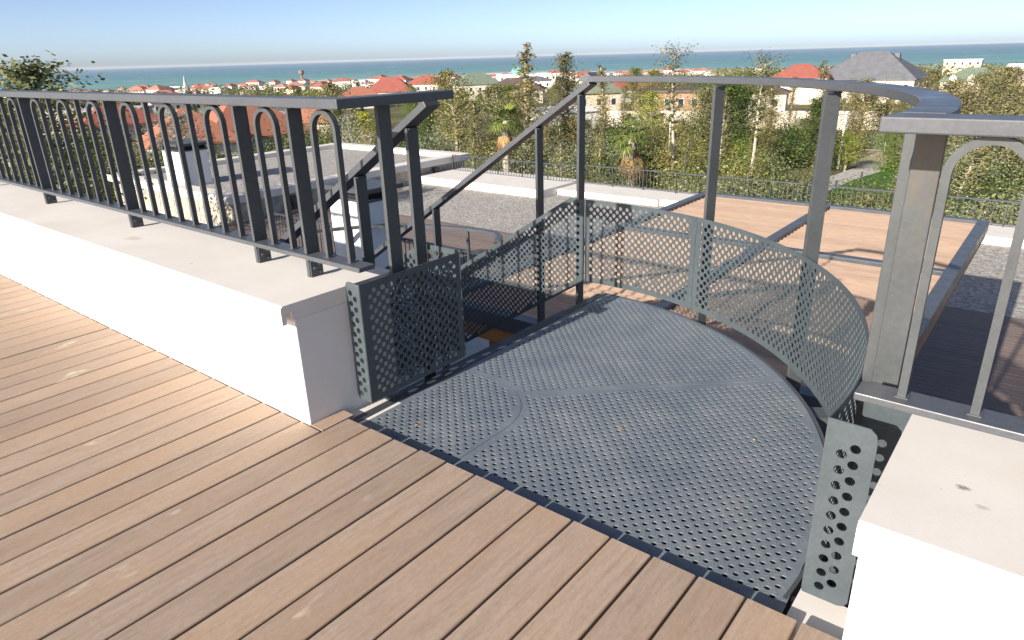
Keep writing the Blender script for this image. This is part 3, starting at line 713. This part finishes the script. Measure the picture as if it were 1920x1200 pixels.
# ------------------------------------------------------------------ garden: lawn, path
def patch(name, poly, z, m):
    o = MB().add([(x, y, z) for x, y in poly], [tuple(range(len(poly)))]).build(name, m); return tag(o, kind='structure')
patch('lawn', [(-9.6, 44), (-4.2, 42), (-3.2, 50), (-6, 58), (-8.2, 57), (-9.2, 51)], -7.35, LAWN)
patch('path', [(-11.4, 44), (-9.4, 43.5), (-9.0, 51), (-7.9, 58), (-5.5, 64), (-7, 66), (-10.2, 59.5), (-11, 52)], -7.40, PATH)
patch('earth_path', [(-11.4, 59), (-8.2, 58), (-6.2, 66), (-9, 72), (-12.6, 70)], -7.62, SAND)

# ------------------------------------------------------------------ vegetation
def leaf(g, p, s, rn, out=None):
    a = Vector((rn.gauss(0, 1), rn.gauss(0, 1), rn.gauss(0, .7))).normalized(); n = Vector((rn.gauss(0, .55), rn.gauss(0, .55), rn.gauss(0, .55)+.45))+(out.normalized() if out else Vector((0, 0, .4))); a = (a-n*(a.dot(n)/n.dot(n))).normalized(); b2 = a.cross(n).normalized()
    o = len(g.v); s *= rn.uniform(.6, 1.3); q = b2*s*.32
    g.v += [tuple(p-a*s*.5), tuple(p+q), tuple(p+a*s*.5), tuple(p-q)]; g.f.append((o, o+1, o+2, o+3))
def tree_proto(name, label, cat, group, lf, bark, h, spread, start, nb, nl, ls, seed, tr=.12, up=.5, clump=.5, bend=.3, shape=None, lean=(0, 0)):
    rn = random.Random(seed); t_ = thing(name, label, cat, (0, 0, -500), 0, group)
    tk = MB(); cr_ = MB(); n = 7; ax = []
    for i in range(n+1):
        k = i/n; ax.append(Vector((lean[0]*k*h+bend*math.sin(k*4+seed)*k, lean[1]*k*h+bend*math.cos(k*3+seed)*k, h*.97*k)))
    tk.tube(ax, [tr*(1-.8*i/n)+.012 for i in range(n+1)], 7)
    def axis(k): k = max(0, min(.999, k))*n; i = int(k); return ax[i].lerp(ax[i+1], k-i)
    per = nl//max(1, nb)
    for b_ in range(nb):
        k = start+(1-start)*((b_+rn.random())/nb)**.9; p0 = axis(k); an = b_*2.399+rn.uniform(-.5, .5)
        w = shape((k-start)/(1-start)) if shape else math.sin(math.pi*min(1, .18+.82*(k-start)/(1-start)))**.7
        L = spread*w*rn.uniform(.55, 1.15)+.08; d = Vector((math.cos(an), math.sin(an), up*rn.uniform(.4, 1.4))).normalized()
        p1 = p0+d*L*.55+Vector((0, 0, rn.uniform(-.05, .1)*L)); p2 = p0+d*L+Vector((0, 0, rn.uniform(0, .25)*L))
        tk.tube([p0, p1, p2], [tr*.32*(1-k*.6)+.006, tr*.2*(1-k*.6)+.005, .004], 4, False)
        for q in range(per):
            s = rn.random()**.6; c = p0.lerp(p1, s*2) if s < .5 else p1.lerp(p2, s*2-1)
            cl = clump*(.35+.65*s)*max(.25, w)
            lp = c+Vector((rn.gauss(0, cl), rn.gauss(0, cl), rn.gauss(0, cl*.75))); leaf(cr_, lp, ls, rn, lp-axis(k*.92)+d*.3)
    tk.build('trunk', bark, t_, True); cr_.build('crown', lf, t_, raw=True)
    return t_
GR = 'garden plants beyond the roof edge'
col = lambda k: .55+.45*math.sin(math.pi*min(1, k*1.1))
PROT = dict(
 poplar=tree_proto('poplar_tree', 'x', 'tree', None, LF['brown'], BARK, 9.5, 1.25, .2, 60, 6000, .115, 11, .14, 1.3, .42, .15, lambda k: (1-k)**.5*.9+.15),
 slim=tree_proto('slender_tree', 'x', 'tree', None, LF['brown'], BARK, 6, .75, .12, 34, 2900, .10, 12, .075, 1.2, .3, .12, lambda k: (1-k)*.8+.25),
 slim2=tree_proto('slender_tree', 'x', 'tree', None, LF['olive'], BARK, 6.3, .85, .18, 34, 3200, .10, 22, .08, 1.1, .32, .2, lambda k: (1-k)*.7+.3),
 broad=tree_proto('broad_tree', 'x', 'tree', None, LF['olive'], BARK, 8, 2.1, .35, 50, 6500, .13, 13, .15, .55, .55, .3),
 broadb=tree_proto('broad_tree', 'x', 'tree', None, LF['brown'], BARKD, 7, 2.4, .2, 55, 6500, .13, 14, .14, .5, .6, .3),
 green=tree_proto('green_tree', 'x', 'tree', None, LF['green'], BARKD, 6, 2.0, .15, 50, 8000, .125, 15, .13, .5, .55, .25),
 dark=tree_proto('dark_tree', 'x', 'tree', None, LF['dark'], BARKD, 6.3, 1.7, .08, 60, 8000, .12, 16, .12, .6, .5, .2, lambda k: (1-k)*.85+.2),
 silver=tree_proto('silver_tree', 'x', 'tree', None, LF['silver'], BARKW, 7, 1.8, .3, 46, 5000, .11, 17, .1, .8, .5, .35),
 yellow=tree_proto('yellow_tree', 'x', 'tree', None, LF['yellow'], BARK, 5.5, 1.4, .2, 40, 5000, .11, 18, .09, .8, .48, .25),
 cypress=tree_proto('cypress_tree', 'x', 'tree', None, LF['dark'], BARKD, 7, .55, .03, 60, 4200, .12, 19, .1, 2.2, .28, .05, lambda k: (1-k)**.6),
 pine=tree_proto('pine_tree', 'x', 'tree', None, LF['olive'], BARK, 5.5, 2.3, .15, 60, 5000, .10, 20, .12, .45, .42, .3, lambda k: (1-k)*.7+.35),
 tuft=tree_proto('tall_bare_tree', 'x', 'tree', None, LF['olive'], BARK, 9.6, .95, .42, 34, 2300, .12, 21, .10, .9, .3, .4, lambda k: .25+.85*k*k),
)
def bush(name, lf, seed, h=2.4, w=1.5, nl=5200, ls=.085):
    rn = random.Random(seed); t_ = thing(name, 'x', 'shrub', (0, 0, -500)); tk = MB(); cr_ = MB(); tips = []
    for b_ in range(16):
        an = b_*2.399; L = rn.uniform(.4, 1); p = Vector((math.cos(an)*w*.7*L, math.sin(an)*w*.7*L, h*rn.uniform(.35, .85)*(1.15-L*.45)))
        tk.tube([(0, 0, 0), p*.5+Vector((0, 0, .2)), p], [.05, .03, .008], 4, False); tips.append(p)
    for i in range(nl):
        p = rn.choice(tips); s = rn.random()**.35; c = p*s
        lp = c+Vector((rn.gauss(0, .3*w*.8), rn.gauss(0, .3*w*.8), rn.gauss(0, .2*h*.7))); leaf(cr_, lp, ls, rn, lp-Vector((0, 0, h*.3)))
    tk.build('stem', BARKD, t_); cr_.build('foliage', lf, t_, raw=True); return t_
BUSH = [bush('shrub', LF['grey'], 31), bush('shrub', LF['green'], 32, 2.6), bush('shrub', LF['olive'], 33, 2.8, 1.6), bush('shrub', LF['dark'], 34, 2.5, 1.4), bush('shrub', LF['brown'], 35, 2.2, 1.4)]
BLAB = ['grey green bushy shrub in the garden below the roof edge', 'fresh green leafy shrub in the garden below the roof edge', 'olive green loose shrub in the garden below the roof edge', 'dark green dense shrub in the garden below the roof edge', 'brownish dry shrub in the garden below the roof edge']
def plant(kind, x, y, top, label, sw=1.0, group=None, base=None):
    p = PROT[kind]; hh = {'poplar': 9.5, 'slim': 6, 'slim2': 6.3, 'broad': 8, 'broadb': 7, 'green': 6, 'dark': 6.3, 'silver': 7, 'yellow': 5.5, 'cypress': 7, 'pine': 5.5, 'tuft': 9.6}[kind]
    z = gz(x, y) if base is None else base; s = (top-z)/(hh*1.04)
    return dup(p, (x, y, z-.05), random.uniform(0, 6.28), (s*sw, s*sw, s), label, group)
# trees that can be told apart
plant('broad', -35.5, 38.6, .9, 'broad olive tree with pale trunk standing behind the railed roof corner', 1.15)
plant('slim', -34.2, 46.2, 2.7, 'tallest slender sparse tree rising above the villas near the palms', 1.5)
plant('poplar', -34.4, 52.2, 2.0, 'columnar brownish poplar behind the sloping handrail', 1.9)
plant('slim', -36.9, 62.6, .6, 'thin brown sapling tree in front of the green roofed house', 1.5)
plant('tuft', -17.7, 40.0, 2.1, 'tall bare trunked tree with a small tuft of leaves on top', 1.35)
t6 = plant('tuft', -12.6, 39.6, 1.5, 'leaning white trunked tree with leaves only near the top', 1.3); t6.rotation_euler = (R(-2), R(7), 1.0)
plant('yellow', -30.0, 60.7, -1.8, 'yellowish green young tree in front of the brick building', 1.6)
plant('slim2', -25.1, 29.1, -1.7, 'slim olive tree behind the railing left of the first palm', 1.0)
plant('slim', -21.7, 33.1, -1.9, 'slim brown tree growing between the two palms', 1.1)
plant('slim2', -20.4, 35.6, -1.3, 'slim olive tree just beside the palm with dead fronds', 1.0)
plant('slim', -16.3, 44.4, -1.3, 'slim dry tree behind the landing handrail post', 1.2)
plant('slim2', -15.4, 36.9, -3.0, 'small slim tree beside the tall bare trunk', 1.0)
plant('silver', -35.4, 17.2, -.7, 'silvery leaved poplar behind the white chimney', 1.1)
plant('silver', -33.0, 26.9, -1.5, 'silvery leaved tree behind the stone block coping', 1.0)
plant('silver', -30.6, 25.6, -2.4, 'smaller silvery tree next to the yellow bush', 1.0)
plant('yellow', -44.0, 36.8, -2.3, 'bright yellow green rounded tree behind the railing return', 1.5)
plant('broadb', -54.0, 41.5, -.2, 'olive brown tree in front of the red roofed villas', 1.1)
plant('broad', -19.6, 5.2, 2.1, 'large tree towering beside the stone block with branches above the railing', 1.05)
plant('dark', -33.7, 10.9, -1.1, 'dark bushy evergreen beside the large tree', 1.2)
plant('dark', -33.2, 15.2, -2.2, 'dark low evergreen behind the stone block', 1.3)
plant('green', -37.5, 13.0, -1.5, 'leafy green tree before the pink house', 1.2)
plant('broadb', -5.2, 58.1, -.7, 'rust tinged broad tree below the green dormer house', 1.3)
plant('broadb', -4.3, 68.3, -.6, 'tall rust tinged tree beside the white villas', 1.3)
plant('broadb', -.7, 48, -1.7, 'brown leaved tree overhanging the railing of the short parapet', 1.3)
plant('poplar', -8.6, 70, -.9, 'dry brown upright tree beyond the lamp pole', 1.5)
plant('pine', -1.6, 38.4, -3.0, 'bare branched pine behind the arched roof railing', 1.3)
plant('pine', -4.2, 42.8, -3.0, 'pine with twisted pale branches beside the lawn', 1.2)
plant('broad', -6.3, 54.8, -3.1, 'grey green olive tree at the bend of the path', 1.3)
plant('yellow', -10.9, 55.5, -4.5, 'low golden green tree beside the path', 1.9)
plant('slim2', -21.4, 85.4, .1, 'slender tree in front of the grey roofed villa', 1.3)
plant('poplar', -25.5, 88, -1.5, 'brown poplar before the red roofed house beside the grey villa', 1.2)
plant('green', -70.4, 129.8, -1.2, 'rounded green tree above the curved handrail start', 1.0)
plant('green', -66.9, 131.1, -1.7, 'second rounded green tree above the curved handrail', 1.0)
plant('green', -21.5, 37.6, -4.6, 'fresh green bushy tree beside the palm with dead fronds', 1.0)
plant('cypress', -19.5, 150, -3, 'dark cypress beside the grey roofed villa', 1.0)
plant('cypress', -16.0, 140, -4, 'shorter dark cypress right of the grey roofed villa', 1.0)
for q, (x, y, tp, kd, lb_) in enumerate([(-40.5, 78, -2.6, 'broadb', 'brownish tree screening the cream garden wall'), (-34, 82, -3.0, 'yellow', 'yellow green tree before the cream garden wall'), (-27.5, 84, -2.2, 'broad', 'olive tree at the right end of the cream garden wall'),
    (-46, 83, -2.4, 'poplar', 'dry poplar before the brick building'), (-24.5, 62, -2.4, 'slim', 'thin bare looking tree behind the landing post'), (-20.5, 66, -1.6, 'slim', 'taller thin dry tree behind the landing post'), (-30.5, 74, -1.4, 'tuft', 'pale bare trunked tree before the garden wall'),
    (-14.5, 74, -1.2, 'broadb', 'rounded dry tree above the path bend'), (-10.5, 84, -.8, 'poplar', 'brown upright tree right of the grey roofed villa'), (-3.0, 80, -.4, 'broadb', 'large rust toned tree at the edge of the wood'), (0.8, 62, -.3, 'broadb', 'rust toned tree rising over the short parapet rail'),
    (-28.5, 41, -2.4, 'poplar', 'brownish poplar between palm and sloping handrail'), (-31.5, 36.5, -1.2, 'slim', 'slender brown tree left of the full crowned palm'), (-38, 47, -.6, 'broad', 'olive tree between broad tree and tall sparse tree'), (-46, 62, -1.6, 'broadb', 'brown tree beside the modern white block'), (-57, 72, -1.8, 'green', 'green tree left of the modern white block')]):
    plant(kd, x, y, tp, lb_, 1.5)
# shrubs filling the garden
rn = random.Random(5); cnt = 0
def wedge(d, a): return CAM.x-d*math.sin(a), CAM.y+d*math.cos(a)
def clear(x, y):
    return not (-11.8 < x < -2.5 and 41 < y < 60 and (x < -9.0 or y < 56 and x > -9.6 and x < -3.6)) and not (-30 < x < 12 and -12 < y < 22.6)
used = [0]*5
while cnt < 285:
    d = 27+50*rn.random()**1.3; a = R(rn.uniform(-7, 79)); x, y = wedge(d, a)
    if not clear(x, y): continue
    k = rn.choices(range(5), (5, 4, 4, 2, 2))[0]; s = rn.uniform(.75, 1.6)*(1.25 if d > 45 else 1)
    dup(BUSH[k], (x, y, gz(x, y)-.1), rn.uniform(0, 6.28), (s*rn.uniform(.9, 1.3), s*rn.uniform(.9, 1.3), s), BLAB[k], 'shrubs in the garden'); cnt += 1
    used[k] += 1
MID = [('green', 'green tree among the houses'), ('dark', 'dark evergreen tree among the houses'), ('broad', 'olive toned tree among the houses'), ('broadb', 'brownish tree among the houses'), ('cypress', 'narrow dark cypress among the houses'), ('poplar', 'dry upright poplar among the houses')]
HOUSES = []
def build_far():
    c2 = 0
    while c2 < 280:
        d = 58+230*rn.random()**1.5; a = R(rn.uniform(-7, 80)); x, y = wedge(d, a)
        if any(math.hypot(x-hx, y-hy) < hw for hx, hy, hw in HOUSES): continue
        # keep sight lines to the villas open
        k, lab = rn.choices(MID, (5, 3, 4, 3, 1, 2))[0]
        top = gz(x, y)+rn.uniform(3.6, 6.6)*(1.2 if a < R(28) else 1)
        if any(abs(math.atan2(CAM.x-hx, hy-CAM.y)-a) < hw*.55/math.hypot(hx, hy) and d < math.hypot(hx, hy) for hx, hy, hw in HOUSES): top = gz(x, y)+rn.uniform(3.0, 4.6)
        plant(k, x, y, top, lab, rn.uniform(1.1, 1.7), 'trees among the houses'); c2 += 1

# palms
def palm(x, y, top, label, dead, seed):
    z = gz(x, y); h = top-z-1.0; rn2 = random.Random(seed); t_ = thing('palm_tree', label, 'palm', (x, y, z))
    g = MB(); n = 16; g.tube([(.06*math.sin(i*.5), 0, h*i/n) for i in range(n+1)], [.30-.08*i/n+(.02 if i & 1 else 0) for i in range(n+1)], 10); g.build('trunk', BARK, t_, True)
    def frond(an, el, L, m, nm, droop):
        q = MB(); d = Vector((math.cos(an), math.sin(an), 0)); o = Vector((0, 0, h)); prev = o; st = []
        for i in range(7):
            k = i/6; st.append(o+d*L*.55*k*math.cos(el)+Vector((0, 0, L*.55*k*math.sin(el)-droop*k*k)))
        q.tube(st, [.025-.002*i for i in range(7)], 4)
        c = st[-1]; ax = (st[-1]-st[-3]).normalized(); sd = ax.cross(Vector((0, 0, 1))).normalized(); upv = sd.cross(ax)
        for b_ in range(17):
            th_ = R(-105+210*b_/16); dr = ax*math.cos(th_)+sd*math.sin(th_); ll = L*.5*(.75+.25*math.cos(th_))
            e = c+dr*ll+Vector((0, 0, -droop*.35-.12*rn2.random()*L)); wv = dr.cross(upv).normalized()*.05*L*.5; m_ = c+dr*ll*.5+upv*.04
            q.add([c, m_+wv, e, m_-wv], [(0, 1, 2, 3)])
        q.build(nm, m, t_, raw=True)
    for k in range(20): frond(k*2.399+rn2.random()*.4, R(rn2.uniform(-8, 72)), rn2.uniform(1.25, 1.7), LF['palm'], 'frond', rn2.uniform(.1, .6))
    for k in range(dead): frond(k*2.399+rn2.random(), R(rn2.uniform(-80, -48)), rn2.uniform(1.4, 2.1), LF['straw'], 'dead_frond', rn2.uniform(.3, .8))
palm(-26.8, 34.2, -1.5, 'fan palm with full green crown behind the roof railing', 6, 1)
palm(-18.6, 36.2, -2.3, 'fan palm with a skirt of dead straw coloured fronds', 22, 2)

# ------------------------------------------------------------------ houses
def roof_mesh(w, d, rh, over, hip, z):
    a, b2 = w/2+over, d/2+over; g = MB(); rl_ = max(.01, (a-b2) if hip else a)
    V = [(-a, -b2, z), (a, -b2, z), (a, b2, z), (-a, b2, z), (-rl_, 0, z+rh), (rl_, 0, z+rh), (-a, -b2, z-.18), (a, -b2, z-.18), (a, b2, z-.18), (-a, b2, z-.18)]
    return g.add(V, [(0, 1, 5, 4), (2, 3, 4, 5), (1, 2, 5), (3, 0, 4), (6, 7, 1, 0), (7, 8, 2, 1), (8, 9, 3, 2), (9, 6, 0, 3), (9, 8, 7, 6)])
def house(label, x, y, eave, ridge, w, wall, roof, d=None, rot=None, hip=True, flat=False, rows=1, ncol=None, name='house', chim=0, fr=True, cat='house', dorm=0):
    d = d or w*.7; z = gz(x, y)-.4; h = eave-z; rz = (math.atan2(y-CAM.y, x-CAM.x)-math.pi/2)+(rot if rot is not None else R(rn.uniform(-18, 18)))
    t_ = thing(name, label, cat, (x, y, z), rz); HOUSES.append((x, y, max(w, d)*.75))
    MB().box(-w/2, w/2, -d/2, d/2, 0, h).build('wall', wall, t_)
    if flat:
        MB().box(-w/2-.25, w/2+.25, -d/2-.25, d/2+.25, h, h+.35).build('roof', roof, t_)
    else:
        ro = roof_mesh(w, d, ridge-eave, .45, hip, h+.18).build('roof', roof, t_)
        for c_ in range(chim):
            cx_ = (-.22+.44*c_)*w; MB().box(cx_-.5, cx_+.5, .2, 1.2, h+(ridge-eave)*.3, h+(ridge-eave)*.95).build('chimney', roof, ro)
        for q in range(dorm):
            cx_ = (-.3+.3*q)*w; MB().prism([(-.9, 0), (.9, 0), (.9, 1.1), (0, 2.0), (-.9, 1.1)], lambda u, v, s: (cx_+u, s, h+v), -d/2-.5, -d/2+2.0).build('dormer', wall, ro)
    nc = ncol or max(2, int(w/2.6)); H_ = 2.7
    for r_ in range(rows):
        zc = h-1.45-r_*2.9
        if zc < .8: break
        for side in (0, 1):
            span = w if side == 0 else d; n_ = nc if side == 0 else max(1, int(d/3.2))
            for i in range(n_):
                u = (i+.5)/n_*span-span/2
                if side == 0: wi = MB().box(u-.5, u+.5, -d/2-.05, -d/2+.02, zc-.65, zc+.65); gi = MB().box(u-.4, u+.4, -d/2-.06, -d/2-.04, zc-.55, zc+.55)
                else: wi = MB().box(w/2-.02, w/2+.05, u-.5, u+.5, zc-.65, zc+.65); gi = MB().box(w/2+.04, w/2+.06, u-.4, u+.4, zc-.55, zc+.55)
                o = wi.build('window', FRAME, t_); gi.build('pane', GLASS, o)
    return t_
house('cream house with dark red hipped roof above the railing return', -184.1, 165.2, -9.0, -4.4, 15.9, CREAM, RED, rot=R(-8), chim=0)
house('low house with orange tiled hip roof beside the dark red one', -152.4, 125.4, -7.9, -5.5, 10, CREAM, TERRA)
house('long cream house with red roof and wing', -184.5, 183, -7.3, -4.7, 12, CREAM, RED, d=8, rot=R(-25), chim=1)
house('large white villa with ribbed terracotta red roof behind the railing', -60, 35.4, -5.0, -1.9, 10, WHITEW, TERRA, d=8, rot=R(22), rows=2)
house('white wing with low terracotta roof attached to the large villa', -55.5, 27.5, -4.6, -2.0, 6.5, WHITEW, TERRA, d=6, rot=R(10))
house('pale pink house with crimson roof behind the evergreens', -81, 32.6, -4.5, -2.6, 8.2, PINK, RED, rot=R(12))
house('pinkish house with brown hipped roof at the garden edge', -120.6, 41, -4.6, -2.7, 10, PINK, BROWNR)
house('long grey flat roofed building beyond the evergreens', -101, 38, -4.0, -3.4, 13, TAN, GREYW, d=6, flat=True, rot=R(-20))
house('large cream villa with steep grey metal hipped roof', -36.0, 176, -5.6, -.1, 20.5, CREAM, SLATE, d=15, rot=R(-14), rows=2, chim=2)
house('red roofed cream house left of the grey roofed villa', -47.5, 163.5, -4.8, -2.2, 11, CREAM, RED, d=8, rot=R(-5))
house('brick orange building with white framed windows and flat brown roof', -48.6, 101.7, -4.5, -4.2, 10, BRICK, BROWNR, d=7, flat=True, rows=2, ncol=5, rot=R(-4), cat='building', name='brick_building')
house('small cream house with low brown roof behind the curved rail', -39, 118, -5.5, -4.5, 6.5, CREAM, BROWNR, rot=R(-6))
house('modern white flat roofed block with deep eaves by the palms', -46.1, 68.5, -4.9, -4.6, 7.2, WHITEW, WHITEP, d=6, flat=True, rot=R(28), ncol=2, cat='building', name='white_block')
house('cream house with green hipped roof beyond the poplars', -149.8, 171.1, -6.8, -3.5, 14, CREAM, GREENR, rot=R(10))
house('cream house with dark brown hipped roof and low eaves', -121.9, 155.4, -7.5, -4.5, 16, CREAM, BROWNR, rot=R(-6))
house('stone house with green tiled roof by the sloping handrail', -66.5, 108.5, -5.2, -2.8, 8, TAN, GREENR, rot=R(14))
house('white terraced villa with flat roof in the distance', -45, 395.8, -6.2, -5.8, 15, TAN, WHITEP, flat=True, rot=R(-4), rows=1, cat='villa', name='villa')
house('house with green roof and arched dormers among dry trees', -24, 247.4, -9.1, -5.6, 15, CREAM, GREENR, rot=R(-6), dorm=3)
house('white villa with pitched roof at the edge of the wood', -15, 297.9, -8.0, -5.9, 10, TAN, WHITEP, hip=False, rot=R(20))
house('small house with blue grey gabled roof', -120.8, 192.9, -6.6, -4.4, 7.5, WHITEW, SLATE, hip=False, rot=R(70))
house('wide white hall with flat roof', -210.9, 276.2, -7.4, -6.5, 27, WHITEW, WHITEP, flat=True, cat='building', name='white_hall')
house('low white house beside the wide hall', -177.8, 238.5, -8.6, -7.0, 14, WHITEW, SLATE)
house('cream cottage behind the silvery trees', -64.5, 46, -4.8, -3.2, 6, CREAM, TERRA, rot=R(-20))
house('red roofed house behind the curved handrail', -92, 165, -7.6, -5.2, 11, WHITEW, RED, rot=R(20))
house('white house with shallow red roof left of the spire', -190, 92, -7.6, -5.6, 13, WHITEW, RED)
house('low white house with terracotta roof near the railing corner', -150, 97, -8.4, -6.6, 12, WHITEW, TERRA)
# garden wall
gw = thing('garden_wall', 'long cream garden wall in front of the brick building', 'wall', (0, 0, 0))
for i in range(11):
    a = Vector((-56+3.6*i, 88+1.0*i, 0)); b2 = a+Vector((3.5, .97, 0)); z = gz(a.x, a.y)
    MB().bar((a.x, a.y, z+.7), (b2.x, b2.y, z+.7), .25, 3.0).build('wall_panel', CREAM, gw); MB().bar((a.x, a.y, z+2.25), (b2.x, b2.y, z+2.25), .4, .1).build('wall_cap', WHITEW, gw)
# dome, spire, tower, poles
t_ = thing('dome_building', 'small white drum with turquoise dome', 'dome', (-213.5, 274.2, gz(-213.5, 274.2)))
MB().tube([(0, 0, 0), (0, 0, 7.2)], 4.2, 16).build('drum', WHITEW, t_)
MB().tube([(0, 0, 7.2+3.6*math.sin(k*math.pi/16)) for k in range(9)], [4.0*math.cos(k*math.pi/16)+.02 for k in range(9)], 16).build('dome', TURQ, t_, True)
t_ = thing('spire_tower', 'pale pointed spire on a stepped base near the shore', 'tower', (-799.6, 407.2, gz(-799.6, 407.2)))
MB().tube([(0, 0, 0), (0, 0, 5.5)], [5, 3.5], 8).build('base', GREYW, t_); MB().tube([(0, 0, 5.5), (0, 0, 16.5)], [2.2, .35], 8).build('spire', GREYW, t_)
t_ = thing('water_tower', 'brown slender tower with flared head near the shore', 'tower', (-814.9, 575, gz(-814.9, 575)))
MB().tube([(0, 0, 0), (0, 0, 13)], [2.2, 1.2], 10).build('shaft', BROWNP, t_); MB().tube([(0, 0, 13), (0, 0, 14.5), (0, 0, 19)], [1.2, 3.2, 3.6], 10).build('head', BROWNP, t_)
t_ = thing('utility_pole', 'white utility pole standing by the garden path', 'pole', (-12.2, 58.9, gz(-12.2, 58.9)))
MB().tube([(0, 0, 0), (.05, 0, 4.5)], [.10, .07], 8).build('pole', WHITEP, t_); MB().box(-.45, .2, -.05, .05, 4.2, 4.3).build('cross_arm', BROWNP, t_); MB().box(-.12, .2, -.15, -.06, 3.5, 3.9).build('switch_box', GREYW, t_)
t_ = thing('garden_lamp', 'thin white garden lamp among the shrubs', 'lamp', (-24.1, 52.5, gz(-24.1, 52.5)))
MB().tube([(0, 0, 0), (0, 0, 4.3)], .05, 8).build('pole', WHITEP, t_); MB().tube([(0, 0, 4.3), (0, 0, 4.45), (0, 0, 4.6)], [.06, .18, .05], 10).build('lamp_head', WHITEP, t_)
t_ = thing('white_gate', 'small white garden gate at the path end', 'gate', (-10.3, 70, gz(-10.3, 70)), R(20))
for k in range(5): MB().box(-.8+.4*k-.04, -.8+.4*k+.04, -.03, .03, 0, 1.3).build('picket', WHITEP, t_)
MB().box(-.9, .9, .031, .07, .95, 1.05).build('cross_bar', WHITEP, t_)
for k, (x, y) in enumerate(((-9.3, 47), (-8.9, 52))):
    t_ = thing('bollard_light', 'short dark bollard light at the lawn edge by the path', 'bollard', (x, y, gz(x, y)), 0, 'bollard lights along the path')
    MB().tube([(0, 0, 0), (0, 0, .75)], .06, 8).build('post', DARK, t_); MB().tube([(0, 0, .75), (0, 0, .82)], .08, 8).build('cap', DARK, t_)
build_far()

# far villas by the sea
vp = []
for i, (wm, rm, hh) in enumerate(((WHITEW, HAZED, 6), (CREAM, HAZED, 5.5), (WHITEW, HAZED2, 7), (CREAM, HAZED2, 5), (WHITEW, WHITEP, 5))):
    t_ = thing('far_villa', 'x', 'villa', (0, 0, -500)); w = 12+2*i; d = 10
    MB().box(-w/2, w/2, -d/2, d/2, -2, hh).build('wall', wm, t_)
    if i < 4: roof_mesh(w, d, 2.6, .6, True, hh+.18).build('roof', rm, t_)
    else: MB().box(-w/2-.3, w/2+.3, -d/2-.3, d/2+.3, hh, hh+.5).build('roof', rm, t_)
    g = MB()
    for k in range(4): u = (k+.5)/4*w-w/2; g.box(u-.7, u+.7, -d/2-.06, -d/2+.01, hh-2.4, hh-.8)
    g.build('windows', GLASS, t_)['kind'] = 'stuff'; vp.append(t_)
VL = ['small white far villa with dark red roof near the shore', 'small cream far villa with terracotta roof near the shore', 'taller white far villa with terracotta roof near the shore', 'low cream far villa with red roof near the shore', 'white flat roofed far villa near the shore']
c3 = 0
while c3 < 270:
    d = 330+880*rn.random()**.6; a = R(rn.uniform(-6, 78)); x, y = wedge(d, a)
    if a < R(22) and rn.random() < .85: continue
    k = rn.randrange(5); s = rn.uniform(.5, .95)
    dup(vp[k], (x, y, gz(x, y)), R(39)+rn.choice((0, 90, 180, 270))*math.pi/180+rn.uniform(-.3, .3), s, VL[k], 'far villas towards the shore'); c3 += 1
# distant greenery, one mass
g = MB()
for i in range(1500):
    d = 240+1000*rn.random()**.9; a = R(rn.uniform(-8, 80)); x, y = wedge(d, a); z = gz(x, y); hh = rn.uniform(2.5, 6.5)
    if a < R(24): hh *= 1.3
    w = hh*rn.uniform(.6, 1.3)
    for k in range(46):
        lp = Vector((x+rn.gauss(0, w*.42), y+rn.gauss(0, w*.42), z+hh*(.15+.8*rn.random()**.8))); leaf(g, lp, 1.3, rn, lp-Vector((x, y, z+hh*.3)))
tag(g.build('distant_trees', LF['olive'], raw=True), 'mass of olive green trees between the far villas', 'trees', None, 'stuff')

# light sea haze over the whole place
hz = MB().box(-17000, 17000, -17000, 17000, -37.5, 9).build('haze', None); tag(hz, 'thin pale sea haze in the air over town and water', 'haze', None, 'stuff')
hm = bpy.data.materials.new('haze'); hm.use_nodes = True; t = hm.node_tree; t.nodes.clear()
ho = N(t, 'OutputMaterial'); pv = N(t, 'VolumePrincipled'); pv.inputs['Color'].default_value = (.86, .92, 1, 1); pv.inputs['Density'].default_value = .00004; pv.inputs['Anisotropy'].default_value = 0
t.links.new(pv.outputs[0], ho.inputs['Volume']); hz.data.materials.append(hm)
# prototypes that were only sources are removed
for p in list(PROT.values())+BUSH+vp:
    for ch in list(p.children): bpy.data.objects.remove(ch)
    bpy.data.objects.remove(p)
S.render.resolution_x = 1024; S.render.resolution_y = 640
